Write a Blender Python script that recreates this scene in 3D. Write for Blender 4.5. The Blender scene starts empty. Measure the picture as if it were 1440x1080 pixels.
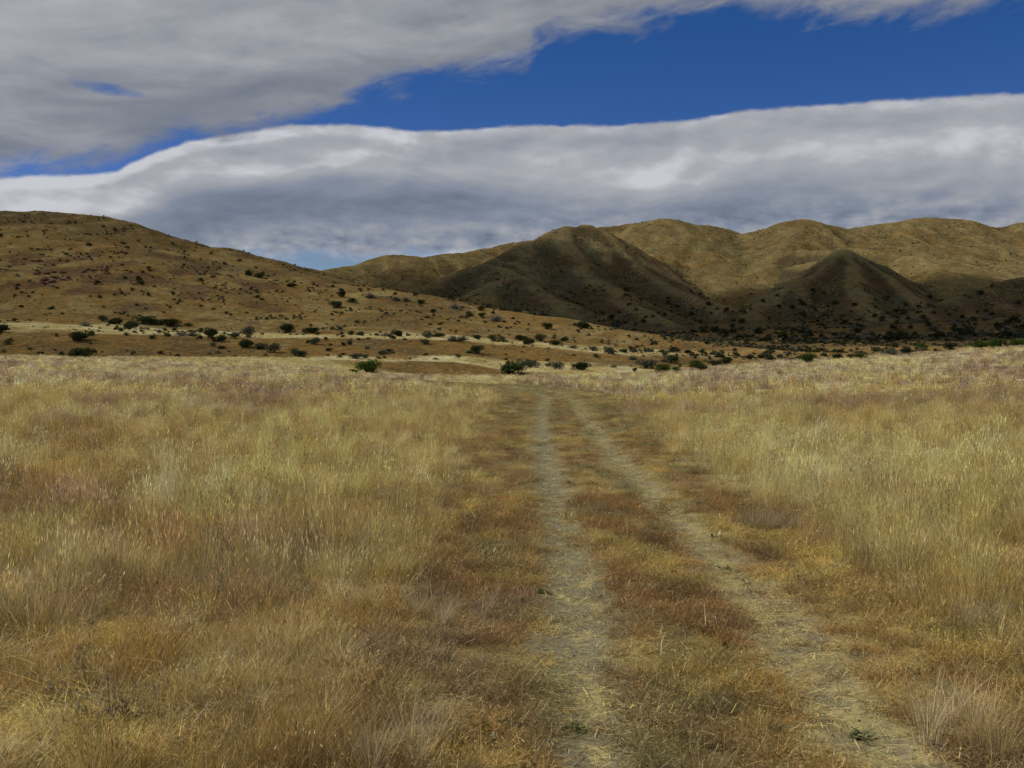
import bpy, math, random
import numpy as np
from mathutils import Vector

SC = bpy.context.scene
COL = SC.collection
rng = np.random.default_rng(11)
random.seed(11)

# ------------------------------------------------------------------ camera
CAM_H = 1.8
PITCH = math.atan(35 / 1400)
cam_d = bpy.data.cameras.new('camera')
cam_d.lens = 35.0
cam_d.sensor_width = 36.0
cam_d.clip_start = 0.05
cam_d.clip_end = 60000
cam = bpy.data.objects.new('camera', cam_d)
COL.objects.link(cam)
cam.location = (0, 0, CAM_H)
cam.rotation_euler = (math.pi / 2 - PITCH, 0, 0)
SC.camera = cam

# ------------------------------------------------------------------ light
SUN_EL = math.radians(46)
SUN_AZ = math.radians(-90)          # measured from +Y (view direction), negative = left
SUN_DIR = Vector((math.cos(SUN_EL) * math.sin(SUN_AZ), math.cos(SUN_EL) * math.cos(SUN_AZ), math.sin(SUN_EL)))
sd = bpy.data.lights.new('sun', 'SUN')
sd.energy = 4.8
sd.angle = math.radians(0.5)
sd.color = (1.0, 0.95, 0.86)
sun = bpy.data.objects.new('sun', sd)
COL.objects.link(sun)
sun.rotation_euler = SUN_DIR.to_track_quat('Z', 'Y').to_euler()

SC.view_settings.view_transform = 'Standard'
SC.view_settings.look = 'None'
SC.view_settings.exposure = -0.3
SC.view_settings.gamma = 1
SC.view_settings.use_curve_mapping = False
SC.cycles.max_bounces = 4
SC.cycles.diffuse_bounces = 2
SC.cycles.transmission_bounces = 3
SC.cycles.transparent_max_bounces = 6

# ------------------------------------------------------------------ node helper
class N:
    def __init__(s, tree):
        s.t = tree
    def new(s, typ, **kw):
        n = s.t.nodes.new(typ)
        for k, v in kw.items():
            setattr(n, k, v)
        return n
    def link(s, a, b):
        s.t.links.new(a, b)
    def put(s, sock, v):
        if isinstance(v, bpy.types.NodeSocket):
            s.t.links.new(v, sock)
        else:
            sock.default_value = v
    def m(s, op, a, b=0.0, c=0.0, clamp=False):
        n = s.new('ShaderNodeMath', operation=op, use_clamp=clamp)
        s.put(n.inputs[0], a)
        s.put(n.inputs[1], b)
        s.put(n.inputs[2], c)
        return n.outputs[0]
    def ss(s, x, lo, hi):
        """smooth step of x from lo to hi"""
        n = s.new('ShaderNodeMapRange', interpolation_type='SMOOTHSTEP')
        s.put(n.inputs['Value'], x)
        s.put(n.inputs['From Min'], lo)
        s.put(n.inputs['From Max'], hi)
        n.inputs['To Min'].default_value = 0
        n.inputs['To Max'].default_value = 1
        return n.outputs['Result']
    def xyz(s, x, y, z):
        n = s.new('ShaderNodeCombineXYZ')
        s.put(n.inputs[0], x); s.put(n.inputs[1], y); s.put(n.inputs[2], z)
        return n.outputs[0]
    def noise(s, vec, scale=1.0, detail=4.0, rough=0.5, dist=0.0):
        n = s.new('ShaderNodeTexNoise')
        s.put(n.inputs['Vector'], vec)
        s.put(n.inputs['Scale'], scale)
        n.inputs['Detail'].default_value = detail
        n.inputs['Roughness'].default_value = rough
        n.inputs['Distortion'].default_value = dist
        return n.outputs['Fac']
    def mix(s, f, a, b, mode='MIX'):
        n = s.new('ShaderNodeMix', data_type='RGBA', blend_type=mode)
        s.put(n.inputs['Factor'], f)
        s.put(n.inputs['A'], a if isinstance(a, bpy.types.NodeSocket) else (*a, 1))
        s.put(n.inputs['B'], b if isinstance(b, bpy.types.NodeSocket) else (*b, 1))
        return [o for o in n.outputs if o.type == 'RGBA'][0]
    def curve(s, x, x0, x1, y0, y1, pts, pano=False):
        n = s.new('ShaderNodeFloatCurve')
        mr = s.new('ShaderNodeMapRange')
        s.put(mr.inputs['Value'], x)
        mr.inputs['From Min'].default_value = x0
        mr.inputs['From Max'].default_value = x1
        s.link(mr.outputs['Result'], n.inputs['Value'])
        c = n.mapping.curves[0]
        if pano:
            pts = [(720 + 1400 * math.atan((a - 720) / 1400), 505 - 1400 * math.atan((505 - b) / 1400 * math.cos(math.atan((a - 720) / 1400)))) for a, b in pts]
        P = [((px - x0) / (x1 - x0), (py - y0) / (y1 - y0)) for px, py in pts]
        c.points[0].location = P[0]
        c.points[1].location = P[-1]
        for p in P[1:-1]:
            c.points.new(*p)
        n.mapping.update()
        o = s.m('MULTIPLY', n.outputs['Value'], y1 - y0)
        return s.m('ADD', o, y0)

# fix for Mix node sockets addressed by name with several types
def _mixput(n, data):
    pass

# ------------------------------------------------------------------ world: sky and cloud layers
W = bpy.data.worlds.new('World')
SC.world = W
W.use_nodes = True
nt = W.node_tree
nt.nodes.clear()
n = N(nt)
def mixc(f, a, b, mode='MIX', nn=None):
    q = nn or n
    nd = q.new('ShaderNodeMix', data_type='RGBA', blend_type=mode)
    q.put(nd.inputs[0], f)
    q.put(nd.inputs[6], a if isinstance(a, bpy.types.NodeSocket) else (*a, 1))
    q.put(nd.inputs[7], b if isinstance(b, bpy.types.NodeSocket) else (*b, 1))
    return nd.outputs[2]

tc = n.new('ShaderNodeTexCoord')
sep = n.new('ShaderNodeSeparateXYZ')
n.link(tc.outputs['Generated'], sep.inputs[0])
dx, dy, dz = sep.outputs
az = n.m('ARCTAN2', dx, dy)
el = n.m('ARCSINE', dz)
# angles in thousandths-of-1400 units so the layers can be read like a panorama strip
U = n.m('MULTIPLY_ADD', az, 1400.0, 720.0)
V = n.m('MULTIPLY_ADD', el, -1400.0, 505.0)

sky = n.new('ShaderNodeTexSky', sky_type='NISHITA')
sky.sun_disc = False
sky.sun_elevation = SUN_EL
sky.sun_rotation = SUN_AZ
sky.air_density = 0.75
sky.dust_density = 0.1
sky.ozone_density = 2.5
sky.altitude = 1500
SKY_STR = 0.1
hs = n.new('ShaderNodeHueSaturation')
hs.inputs['Saturation'].default_value = 1.35
hs.inputs['Value'].default_value = 1.0
n.link(sky.outputs[0], hs.inputs['Color'])
skycol = mixc(1.0, hs.outputs[0], mixc(n.ss(V, 250, 400), (1.48, 0.86, 1.0), (1.6, 1.05, .86)), 'MULTIPLY')

# position on a flat cloud sheet seen in perspective gives foreshortened detail
zc = n.m('MAXIMUM', n.m('ADD', dz, 0.09), 0.03)
PX = n.m('DIVIDE', dx, zc)
PY = n.m('DIVIDE', dy, zc)
sheet = n.xyz(PX, PY, 0.0)
strip = n.xyz(n.m('MULTIPLY', U, 0.01), n.m('MULTIPLY', V, 0.01), 0.0)

def warp(amp_u, amp_v, scale, seed):
    a = n.noise(n.xyz(n.m('MULTIPLY', U, 0.01 * scale), n.m('MULTIPLY', V, 0.016 * scale), seed), 1.0, 5, 0.58)
    return n.m('MULTIPLY', n.m('SUBTRACT', a, 0.5), amp_v)

# slanted streak coordinates: cloud grain runs slightly uphill to the right
SL = n.m('MULTIPLY_ADD', U, 0.16, V)
streak1 = n.noise(n.xyz(n.m('MULTIPLY', U, 0.0028), n.m('MULTIPLY', SL, 0.014), 3.1), 1.0, 6, 0.55, 0.9)
streak2 = n.noise(n.xyz(n.m('MULTIPLY', U, 0.008), n.m('MULTIPLY', SL, 0.035), 7.7), 1.0, 5, 0.6, 0.6)
puffs = n.noise(n.xyz(n.m('MULTIPLY', U, 0.0125), n.m('MULTIPLY', V, 0.026), 1.9), 1.0, 7, 0.56, 0.35)
puff2 = n.noise(n.xyz(n.m('MULTIPLY', U, 0.03), n.m('MULTIPLY', V, 0.055), 9.0), 1.0, 5, 0.6, 0.2)
def relief_noise(su, sv, seed, det, rough, off_u, off_v, dist=0.2):
    a = n.noise(n.xyz(n.m('MULTIPLY', U, su), n.m('MULTIPLY', V, sv), seed), 1.0, det, rough, dist)
    b = n.noise(n.xyz(n.m('MULTIPLY_ADD', U, su, off_u * su), n.m('MULTIPLY_ADD', V, sv, off_v * sv), seed), 1.0, det, rough, dist)
    return n.m('SUBTRACT', a, b)
# difference towards the sun side: billow light and shade painted into the sky colour
rel1 = relief_noise(0.010, 0.024, 21.0, 6, 0.55, -14, -9)
rel2 = relief_noise(0.0042, 0.012, 27.0, 5, 0.5, -22, -12, 0.6)
broad = n.noise(n.xyz(n.m('MULTIPLY', U, 0.0033), n.m('MULTIPLY', V, 0.0125), 5.5), 1.0, 5, 0.5, 0.5)

# --- layer B: long bank above the hills
topB = n.curve(U, -600, 2000, 0, 400, [(-600, 262), (-200, 258), (0, 249), (150, 243), (195, 226), (245, 207), (330, 190), (440, 177),
                                     (520, 178), (575, 186), (700, 180), (860, 176), (960, 170), (1060, 156), (1200, 147), (1440, 134), (1700, 150), (2000, 165)], True)
tb = n.m('SUBTRACT', V, topB)
tb1 = n.m('ADD', tb, warp(0, 13, 1.6, 2.2))
tb1 = n.m('ADD', tb1, warp(0, 5, 5.0, 4.2))
maskB = n.ss(tb1, -2.0, 4.5)
# the bank thins out towards the horizon, blue shows through
lowB = n.ss(n.m('ADD', V, warp(0, 120, 1.4, 8.8)), 425, 345)
lowB = n.m('MULTIPLY_ADD', lowB, 0.62, 0.38)
gap = n.ss(n.m('ABSOLUTE', n.m('SUBTRACT', U, 470)), 330, 60)
gap = n.m('MULTIPLY', gap, n.ss(n.m('ADD', V, warp(0, 60, 2.2, 6.1)), 345, 378))
lowB = n.m('MULTIPLY', lowB, n.m('MULTIPLY_ADD', gap, -0.8, 1.0))
maskB = n.m('MULTIPLY', maskB, lowB)
# light and dark in the bank
midB = n.curve(tb, 0, 260, 0, 1, [(0, .66), (6, .80), (22, .70), (45, .80), (75, .76), (105, .52), (140, .38), (175, .46), (205, .50), (260, .46)])
midL = n.curve(tb, 0, 260, 0, 1, [(0, .85), (8, 1.0), (22, .80), (45, .84), (62, .70), (80, .46), (110, .34), (140, .50), (170, .52), (205, .50), (260, .46)])
mB = n.new('ShaderNodeMix', data_type='FLOAT')
n.put(mB.inputs[0], n.ss(U, 500, 850)); n.put(mB.inputs[2], midL); n.put(mB.inputs[3], midB)
litB = mB.outputs[0]
wl = n.ss(tb, 100, 170)
litB = n.m('ADD', litB, n.m('MULTIPLY', n.m('SUBTRACT', broad, 0.5), 0.85))
litB = n.m('ADD', litB, n.m('MULTIPLY', n.m('SUBTRACT', puffs, 0.5), n.m('MULTIPLY_ADD', wl, 1.0, 0.2)))
litB = n.m('ADD', litB, n.m('MULTIPLY', n.m('SUBTRACT', puff2, 0.5), n.m('MULTIPLY_ADD', wl, 0.75, 0.12)))
litB = n.m('ADD', litB, n.m('MULTIPLY', rel1, n.m('MULTIPLY_ADD', wl, -1.3, -.35)))
litB = n.m('ADD', litB, n.m('MULTIPLY', rel2, -.8))
litB = n.m('MULTIPLY_ADD', n.m('SUBTRACT', litB, .52), 1.08, .51)
rampB = n.new('ShaderNodeValToRGB')
n.link(litB, rampB.inputs[0])
e = rampB.color_ramp
e.elements[0].position = 0.12; e.elements[0].color = (0.150, 0.180, 0.245, 1)
e.elements[1].position = 1.0; e.elements[1].color = (0.56, 0.58, 0.62, 1)
for p, c in ((0.4, (0.225, 0.26, 0.33, 1)), (0.62, (0.31, 0.33, 0.375, 1)), (0.82, (0.39, 0.405, 0.44, 1))):
    k = e.elements.new(p); k.color = c

# --- layer A: grey sheet that covers the upper left and goes on overhead
botA = n.curve(U, -600, 2000, -100, 400, [(-600, 215), (-200, 228), (0, 232), (120, 226), (200, 207), (290, 190), (370, 178), (450, 160), (510, 138), (560, 114),
                                     (620, 96), (735, 84), (760, 52), (860, 34), (930, 18), (1000, 4), (1090, 12), (1200, 22), (1290, 14), (1420, -10), (1700, -40), (2000, -60)], True)
ta = n.m('SUBTRACT', botA, V)
feath = n.noise(n.xyz(n.m('MULTIPLY', U, 0.013), n.m('MULTIPLY', SL, 0.034), 2.0), 1.0, 8, 0.60, 0.35)
ta1 = n.m('ADD', ta, n.m('MULTIPLY', n.m('SUBTRACT', feath, 0.5), 105))
maskA = n.ss(ta1, -24, 22)
hole = n.m('ADD', n.m('POWER', n.m('DIVIDE', n.m('SUBTRACT', U, 182), 25), 2.0), n.m('POWER', n.m('DIVIDE', n.m('SUBTRACT', n.m('MULTIPLY_ADD', U, -0.12, V), 140), 4.5), 2.0))
hole = n.ss(n.m('ADD', hole, n.m('MULTIPLY', n.m('SUBTRACT', puff2, 0.5), 9.0)), -1.0, 4.5)
maskA = n.m('MULTIPLY', maskA, n.m('MULTIPLY_ADD', hole, 0.75, 0.25))
corner = n.ss(n.m('ADD', n.m('MULTIPLY_ADD', U, 0.42, V), n.m('MULTIPLY', n.m('SUBTRACT', streak2, 0.5), 16)), 12, 34)
cornerU = n.ss(V, -60, -10)      # the blue slit in the corner closes again higher up
corner = n.m('MAXIMUM', corner, n.m('SUBTRACT', 1.0, cornerU))
maskA = n.m('MULTIPLY', maskA, corner)
litA = n.curve(ta, 0, 260, 0, 1, [(0, .30), (20, .34), (50, .44), (90, .60), (140, .74), (200, .70), (260, .62)])
litA = n.m('ADD', litA, n.m('MULTIPLY', n.m('SUBTRACT', streak1, 0.5), 1.0))
litA = n.m('ADD', litA, n.m('MULTIPLY', n.m('SUBTRACT', streak2, 0.5), 0.34))
litA = n.m('ADD', litA, n.m('MULTIPLY', n.m('SUBTRACT', broad, 0.5), 0.7))
litA = n.m('ADD', litA, n.m('MULTIPLY', rel2, -1.2))
litA = n.m('ADD', litA, n.m('MULTIPLY', rel1, -.25))
rampA = n.new('ShaderNodeValToRGB')
n.link(litA, rampA.inputs[0])
e = rampA.color_ramp
e.elements[0].position = 0.1; e.elements[0].color = (0.185, 0.205, 0.25, 1)
e.elements[1].position = 1.0; e.elements[1].color = (0.42, 0.435, 0.455, 1)
for p, c in ((0.4, (0.245, 0.26, 0.295, 1)), (0.7, (0.335, 0.35, 0.375, 1))):
    k = e.elements.new(p); k.color = c

EXPO = 2 ** (-SC.view_settings.exposure)
def bright(c, f=1.0):
    """cloud radiance in the same units as the sky node (it is scaled by SKY_STR)"""
    vm = n.new('ShaderNodeVectorMath', operation='SCALE')
    n.put(vm.inputs[0], c)
    vm.inputs['Scale'].default_value = f * EXPO / SKY_STR
    return vm.outputs[0]
# broken cloud carries on overhead and behind the viewer
c1 = mixc(maskB, skycol, bright(rampB.outputs[0]))
c2 = mixc(n.m('MULTIPLY', maskA, 0.97), c1, bright(rampA.outputs[0]))
bg = n.new('ShaderNodeBackground')
bg.inputs['Strength'].default_value = SKY_STR
n.link(c2, bg.inputs['Color'])
wo = n.new('ShaderNodeOutputWorld')
n.link(bg.outputs[0], wo.inputs['Surface'])

# ------------------------------------------------------------------ numpy noise
def _perm(seed):
    p = np.random.default_rng(seed).permutation(256)
    return np.concatenate([p, p, p])
_P = _perm(5)
_G = np.stack([np.cos(np.arange(256) * 2 * np.pi / 256), np.sin(np.arange(256) * 2 * np.pi / 256)], 1)
def perlin(x, y, seed=0):
    x = np.asarray(x, float) + seed * 17.37
    y = np.asarray(y, float) - seed * 9.71
    xi = np.floor(x).astype(int); yi = np.floor(y).astype(int)
    xf = x - xi; yf = y - yi
    xi &= 255; yi &= 255
    u = xf * xf * xf * (xf * (xf * 6 - 15) + 10)
    v = yf * yf * yf * (yf * (yf * 6 - 15) + 10)
    def g(ix, iy, fx, fy):
        h = _P[_P[ix & 255] + (iy & 255)]
        gg = _G[h]
        return gg[..., 0] * fx + gg[..., 1] * fy
    a = g(xi, yi, xf, yf); b = g(xi + 1, yi, xf - 1, yf)
    c = g(xi, yi + 1, xf, yf - 1); d = g(xi + 1, yi + 1, xf - 1, yf - 1)
    return ((a + u * (b - a)) + v * ((c + u * (d - c)) - (a + u * (b - a)))) * 1.5
def fbm(x, y, seed=0, o=4, g=0.5):
    s = 0; a = 1; f = 1; t = 0
    for i in range(o):
        s = s + a * perlin(x * f, y * f, seed + i)
        t += a; a *= g; f *= 2.03
    return s / t
def ridged(x, y, seed=0, o=4):
    s = 0; a = 1; f = 1; t = 0
    for i in range(o):
        s = s + a * (1 - np.abs(perlin(x * f, y * f, seed + i)) * 1.6)
        t += a; a *= 0.5; f *= 2.1
    return s / t
def sst(x, a, b):
    t = np.clip((x - a) / (b - a), 0, 1)
    return t * t * (3 - 2 * t)

# ------------------------------------------------------------------ land form (metres)
def zat(py, D):
    return CAM_H + (505 - py) / 1400 * D
COLS = {
    -700: [(0, 0), (60, .8), (130, 2.6), (165, 3.2), (185, 2.8), (205, 4.0), (240, 10.5), (310, 16), (400, 22), (700, 35)],
    0: [(0, 0), (40, .2), (80, .9), (130, 2.0), (165, 2.35), (180, 1.5), (200, 3.0), (232, 8.3), (300, 13.2), (400, 19), (700, 30)],
    350: [(0, 0), (40, .1), (80, .5), (130, 1.4), (170, 2.05), (182, 1.2), (200, 2.6), (228, 7.0), (285, 8.9), (400, 14), (700, 24)],
    640: [(0, 0), (40, 0), (80, 0.05), (102, .02), (118, -.9), (150, -1.7), (176, 1.35), (188, 1.15), (205, 2.0), (235, 6.1), (285, 7.2), (400, 11), (700, 19)],
    720: [(0, 0), (40, 0), (80, .03), (102, .02), (118, -1.0), (150, -1.9), (176, .15), (190, .1), (208, 1.2), (237, 5.3), (285, 6.2), (400, 10), (700, 18)],
    900: [(0, 0), (40, 0), (80, .1), (102, .28), (118, -.6), (150, -1.5), (180, -.7), (200, .3), (237, 3.4), (285, 4), (400, 8), (700, 17)],
    1100: [(0, 0), (40, .1), (80, .7), (108, 1.5), (125, .7), (160, -.8), (200, -.8), (240, .8), (300, 3.2), (400, 7.2), (700, 17)],
    1270: [(0, 0), (40, .2), (80, 1.3), (112, 2.3), (128, 1.6), (160, .2), (200, .2), (240, 1.8), (300, 4.6), (400, 8.2), (700, 18)],
    1440: [(0, 0), (40, .4), (80, 1.9), (116, 3.25), (135, 2.5), (180, 1.2), (240, 3), (300, 6), (400, 10), (700, 20)],
    2100: [(0, 0), (40, 1.0), (80, 4), (120, 6.8), (150, 6.4), (200, 6), (300, 10), (400, 15), (700, 25)],
}
for c in COLS.values():
    c += [(900, 30), (1200, 50), (1700, 75), (3000, 110), (9000, 120), (60000, 120)]
ckeys = np.array(sorted(COLS))
def _pchip_tab(pts):
    d = np.array([p[0] for p in pts], float); z = np.array([p[1] for p in pts], float)
    h = np.diff(d); s = np.diff(z) / h
    m = np.zeros_like(z)
    for i in range(1, len(d) - 1):
        if s[i - 1] * s[i] > 0:
            w1 = 2 * h[i] + h[i - 1]; w2 = h[i] + 2 * h[i - 1]
            m[i] = (w1 + w2) / (w1 / s[i - 1] + w2 / s[i])
    m[-1] = s[-1]
    return d, z, m
TABS = {k: _pchip_tab(v) for k, v in COLS.items()}
def _pchip(tab, q):
    d, z, m = tab
    i = np.clip(np.searchsorted(d, q) - 1, 0, len(d) - 2)
    h = d[i + 1] - d[i]; t = np.clip((q - d[i]) / h, 0, 1)
    return ((2 * t**3 - 3 * t**2 + 1) * z[i] + (t**3 - 2 * t**2 + t) * h * m[i] + (-2 * t**3 + 3 * t**2) * z[i + 1] + (t**3 - t**2) * h * m[i + 1])
def base_h(x, y):
    th = np.arctan2(x, y)
    tt = np.tan(np.clip(th, -0.9, 0.9))
    c = np.clip(720 + 1400 * tt, ckeys[0], ckeys[-1])
    q = np.where(y > 0, np.maximum(y, 0), 0)
    q = np.where(np.abs(th) > 0.9, np.hypot(x, y) * math.cos(0.9), q)
    V = np.stack([_pchip(TABS[k], q) for k in ckeys])
    i = np.clip(np.searchsorted(ckeys, c) - 1, 0, len(ckeys) - 2)
    t = (c - ckeys[i]) / (ckeys[i + 1] - ckeys[i])
    t = t * t * (3 - 2 * t) * 0.5 + t * 0.5
    ar = np.arange(c.size)
    return V.reshape(len(ckeys), -1)[i.ravel(), ar].reshape(c.shape) * (1 - t) + V.reshape(len(ckeys), -1)[(i + 1).ravel(), ar].reshape(c.shape) * t

def RP(px, py, D):
    return ((px - 720) / 1400 * D, D, zat(py, D))
# ridge lines: (points, slope, rounding, group)
RIDGES = [
    # left hill and its long spur
    ([RP(-900, 250, 900), RP(-400, 285, 720), RP(-100, 298, 600), RP(0, 300, 560), RP(60, 299, 550), RP(108, 302, 540), RP(145, 318, 528), RP(200, 332, 515), RP(300, 351, 490), RP(350, 366, 475),
      RP(420, 386, 450), RP(470, 397, 435), RP(540, 409, 415), RP(640, 426, 388), RP(760, 444, 360), RP(860, 463, 335), RP(960, 481, 312), RP(1070, 497, 290), RP(1120, 503, 280)], 0.275, 14, 0),
    ([RP(108, 302, 540), RP(140, 350, 440), RP(150, 400, 370)], 0.30, 20, 0),
    ([RP(300, 351, 490), RP(330, 390, 410), RP(320, 430, 345)], 0.27, 16, 0),
    ([RP(540, 409, 415), RP(540, 437, 350), RP(520, 462, 300)], 0.2, 14, 0),
    ([RP(-60, 296, 700), RP(30, 295, 700), RP(100, 301, 690), RP(130, 310, 690)], 0.5, 10, 0),
    # far range skyline
    ([RP(430, 410, 1350), RP(465, 394, 1350), RP(497, 375, 1350), RP(560, 363, 1400), RP(640, 357, 1480), RP(700, 348, 1560), RP(745, 339, 1620), RP(845, 320, 1700), RP(890, 316, 1680), RP(937, 310, 1640),
      RP(1000, 323, 1680), RP(1042, 334, 1720), RP(1085, 320, 1640), RP(1122, 312, 1580), RP(1190, 325, 1650), RP(1240, 316, 1630), RP(1290, 311, 1600), RP(1335, 311, 1600), RP(1400, 323, 1620), RP(1445, 316, 1560), RP(1600, 296, 1500), RP(1900, 300, 1450), RP(2400, 330, 1400)], 0.50, 55, 1),
    # spurs of the far range coming towards the viewer
    ([RP(937, 310, 1640), RP(950, 335, 1500), RP(915, 372, 1350), RP(925, 400, 1230)], 0.46, 26, 1),
    ([RP(1000, 323, 1680), RP(1010, 350, 1500), RP(1000, 373, 1360), RP(1010, 400, 1240)], 0.42, 24, 1),
    ([RP(1122, 312, 1580), RP(1100, 340, 1450), RP(1075, 378, 1300), RP(1060, 410, 1180)], 0.46, 26, 1),
    ([RP(1290, 311, 1600), RP(1262, 335, 1450), RP(1285, 360, 1330), RP(1320, 378, 1220)], 0.42, 26, 1),
    ([RP(1335, 311, 1600), RP(1370, 345, 1430), RP(1340, 372, 1280), RP(1370, 400, 1130)], 0.42, 24, 1),
    ([RP(1445, 316, 1560), RP(1450, 345, 1420), RP(1425, 372, 1280)], 0.42, 24, 1),
    ([RP(560, 363, 1400), RP(575, 385, 1280), RP(560, 405, 1160)], 0.4, 24, 1),
    # dark peak in the middle
    ([RP(846, 325, 1360), RP(818, 317, 1300), RP(790, 325, 1280), RP(745, 345, 1240), RP(700, 367, 1180), RP(650, 384, 1110), RP(590, 402, 1020), RP(520, 425, 900)], 0.60, 10, 2),
    ([RP(818, 317, 1300), RP(850, 333, 1270), RP(885, 368, 1200), RP(920, 392, 1130), RP(965, 412, 1050), RP(1010, 436, 960)], 0.62, 6, 2),
    ([RP(790, 325, 1280), RP(790, 360, 1170), RP(840, 397, 1050), RP(890, 425, 930), RP(915, 447, 830)], 0.5, 14, 2),
    ([RP(745, 345, 1240), RP(725, 385, 1080), RP(690, 405, 980), RP(660, 430, 860)], 0.5, 12, 2),
    ([RP(700, 372, 1120), RP(745, 400, 1010), RP(790, 425, 890)], 0.5, 14, 2),
    # pyramid hill on the right
    ([RP(1125, 350, 1330), RP(1185, 350, 1230), RP(1190, 354, 1180), RP(1150, 378, 1110), RP(1090, 410, 1020), RP(1050, 436, 930)], 0.66, 5, 3),
    ([RP(1190, 354, 1180), RP(1232, 378, 1120), RP(1268, 405, 1060), RP(1300, 432, 960)], 0.66, 5, 3),
    ([RP(1190, 354, 1180), RP(1200, 400, 1050), RP(1215, 430, 930)], 0.6, 6, 3),
    # low shoulder at the right edge
    ([RP(2000, 330, 1000), RP(1600, 365, 900), RP(1445, 386, 860), RP(1390, 402, 830), RP(1330, 422, 800), RP(1250, 445, 760)], 0.42, 12, 4),
    # low brown swells on the valley floor
    ([RP(930, 472, 600), RP(1040, 463, 620), RP(1180, 462, 640), RP(1330, 452, 660), RP(1500, 440, 680)], 0.16, 18, 5),
    ([RP(1000, 486, 450), RP(1130, 481, 470), RP(1270, 483, 480), RP(1400, 480, 470), RP(1550, 476, 450)], 0.12, 18, 5),
]
def _ridge(x, y, pts, slope, rnd):
    best = np.full(x.shape, -1e9); near = np.full(x.shape, 1e9)
    # meandering footprint so flanks get gullies and shoulders
    for a, b in zip(pts[:-1], pts[1:]):
        ax, ay, azz = a; bx, by, bz = b
        ex, ey = bx - ax, by - ay
        L2 = ex * ex + ey * ey
        t = np.clip(((x - ax) * ex + (y - ay) * ey) / L2, 0, 1)
        d = np.hypot(x - ax - t * ex, y - ay - t * ey)
        h = azz + t * (bz - azz) - slope * (np.sqrt(d * d + rnd * rnd) - rnd)
        best = np.maximum(best, h); near = np.minimum(near, d)
    return best, near
def height(x, y, want_id=False):
    x = np.asarray(x, float); y = np.asarray(y, float)
    b = base_h(x, y)
    far = sst(y, 120, 420)
    b = b + fbm(x / 9, y / 14, 2, 3) * 0.12 * sst(np.hypot(x, y), 12, 40) + fbm(x / 45, y / 60, 8, 3) * (0.25 * sst(y, 30, 90) + 2.2 * far)
    wx = x + fbm(x / 130, y / 130, 21, 3) * 26 * far + fbm(x / 40, y / 40, 41, 2) * 7 * far
    wy = y + fbm(x / 130, y / 130, 31, 3) * 26 * far + fbm(x / 40, y / 40, 51, 2) * 7 * far
    m = y > 180
    out = b.copy()
    idx = np.full(b.shape, -1)
    if m.any():
        xm, ym, wxm, wym = x[m], y[m], wx[m], wy[m]
        cur = b[m].copy()
        ids = np.full(cur.shape, -1)
        grp = {}; cd = np.full(xm.shape, 1e9)
        for pts, s, r, g in RIDGES:
            h, dn = _ridge(xm + .4 * (wxm - xm), ym + .4 * (wym - ym), pts, s, r)
            cd = np.minimum(cd, np.where(h > b[m] - 5, dn, 1e9))
            k = 2.0 if g in (0, 5) else 7.0
            if g in grp:
                o = grp[g]
                mx = np.maximum(o, h); dl = np.abs(o - h)
                grp[g] = mx + k * 0.6 * np.exp(-dl / k) - k * 0.0
            else:
                grp[g] = h
        for g, h in grp.items():
            k = 2.5 if g in (0, 5) else 6.0
            d = h - cur
            ids = np.where(d > -1.0, g, ids)
            cur = np.maximum(h, cur) + k * 0.5 * np.exp(-np.abs(d) / k)
        rise = np.clip(cur - b[m], 0, None)
        ero = ridged(wxm / 110, wym / 150, 61, 3) - 0.72
        ero2 = fbm(xm / 22, ym / 22, 71, 4)
        am = np.clip(rise, 0, 60) / 60
        tt_ = np.clip(rise / 170, 0, 1)
        cf = .12 + .88 * sst(cd, 12, 110)
        spur = ridged(wxm / 190, wym / 620, 64, 3) - 0.72
        spur2 = ridged((xm + .35 * ym) / 75, (ym - .35 * xm) / 300, 66, 2) - 0.72
        cur = cur + (ym > 1150) * (ids == 1) * 2.6 * cf * tt_ * (1 - .8 * tt_) * (46 * spur + 15 * spur2) + (ym > 600) * (ids > 1) * am * (.25 + .75 * cf) * spur2 * 17
        ero3 = ridged((wxm - .3 * wym) / 48, (wym + .3 * wxm) / 130, 68, 3) - 0.72
        cur = cur + ero3 * 10 * am * (.15 + .85 * cf) * (ym > 600)
        cur = cur + ero * 10 * am * cf * (ym > 600) + ero * 12 * am * (.4 + .6 * cf) * (ym <= 600) + ero2 * (1.5 * am + .5 * (rise > 1))
        out[m] = cur
        idx[m] = ids
    # wheel ruts pressed into the ground
    if want_id:
        return out + rut(x, y), idx
    return out + rut(x, y)

# track centre line
TY = np.array([-30, 0, 4.85, 9.6, 14.2, 20, 27.7, 38, 46, 52, 58, 64, 72, 84, 100])
TX = np.array([1.0, 1.0, 1.06, 1.18, 1.22, 1.3, 1.45, 1.85, 2.15, 2.1, 1.3, -.6, -4.5, -11.5, -22])
_tt = _pchip_tab([(a, b) for a, b in zip(TY, TX)])
def track_off(x, y):
    xc = _pchip(_tt, np.clip(y, -30, 100))
    xc2 = _pchip(_tt, np.clip(y + .5, -30, 100))
    sl = (xc2 - xc) / .5
    return (x - xc) / np.sqrt(1 + sl * sl)
HALF = 0.67
def rut(x, y):
    o = track_off(x, y) + fbm(x / 1.3, y / 2.2, 77, 2) * .09
    ok = (y > -25) & (y < 95)
    d = np.minimum(np.abs(o - HALF), np.abs(o + HALF))
    return np.where(ok, -0.045 * np.exp(-(d / .24) ** 2) + .012 * fbm(x / .35, y / .35, 13, 3) * sst(np.abs(o), 2.4, 1.5), 0)

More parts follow.
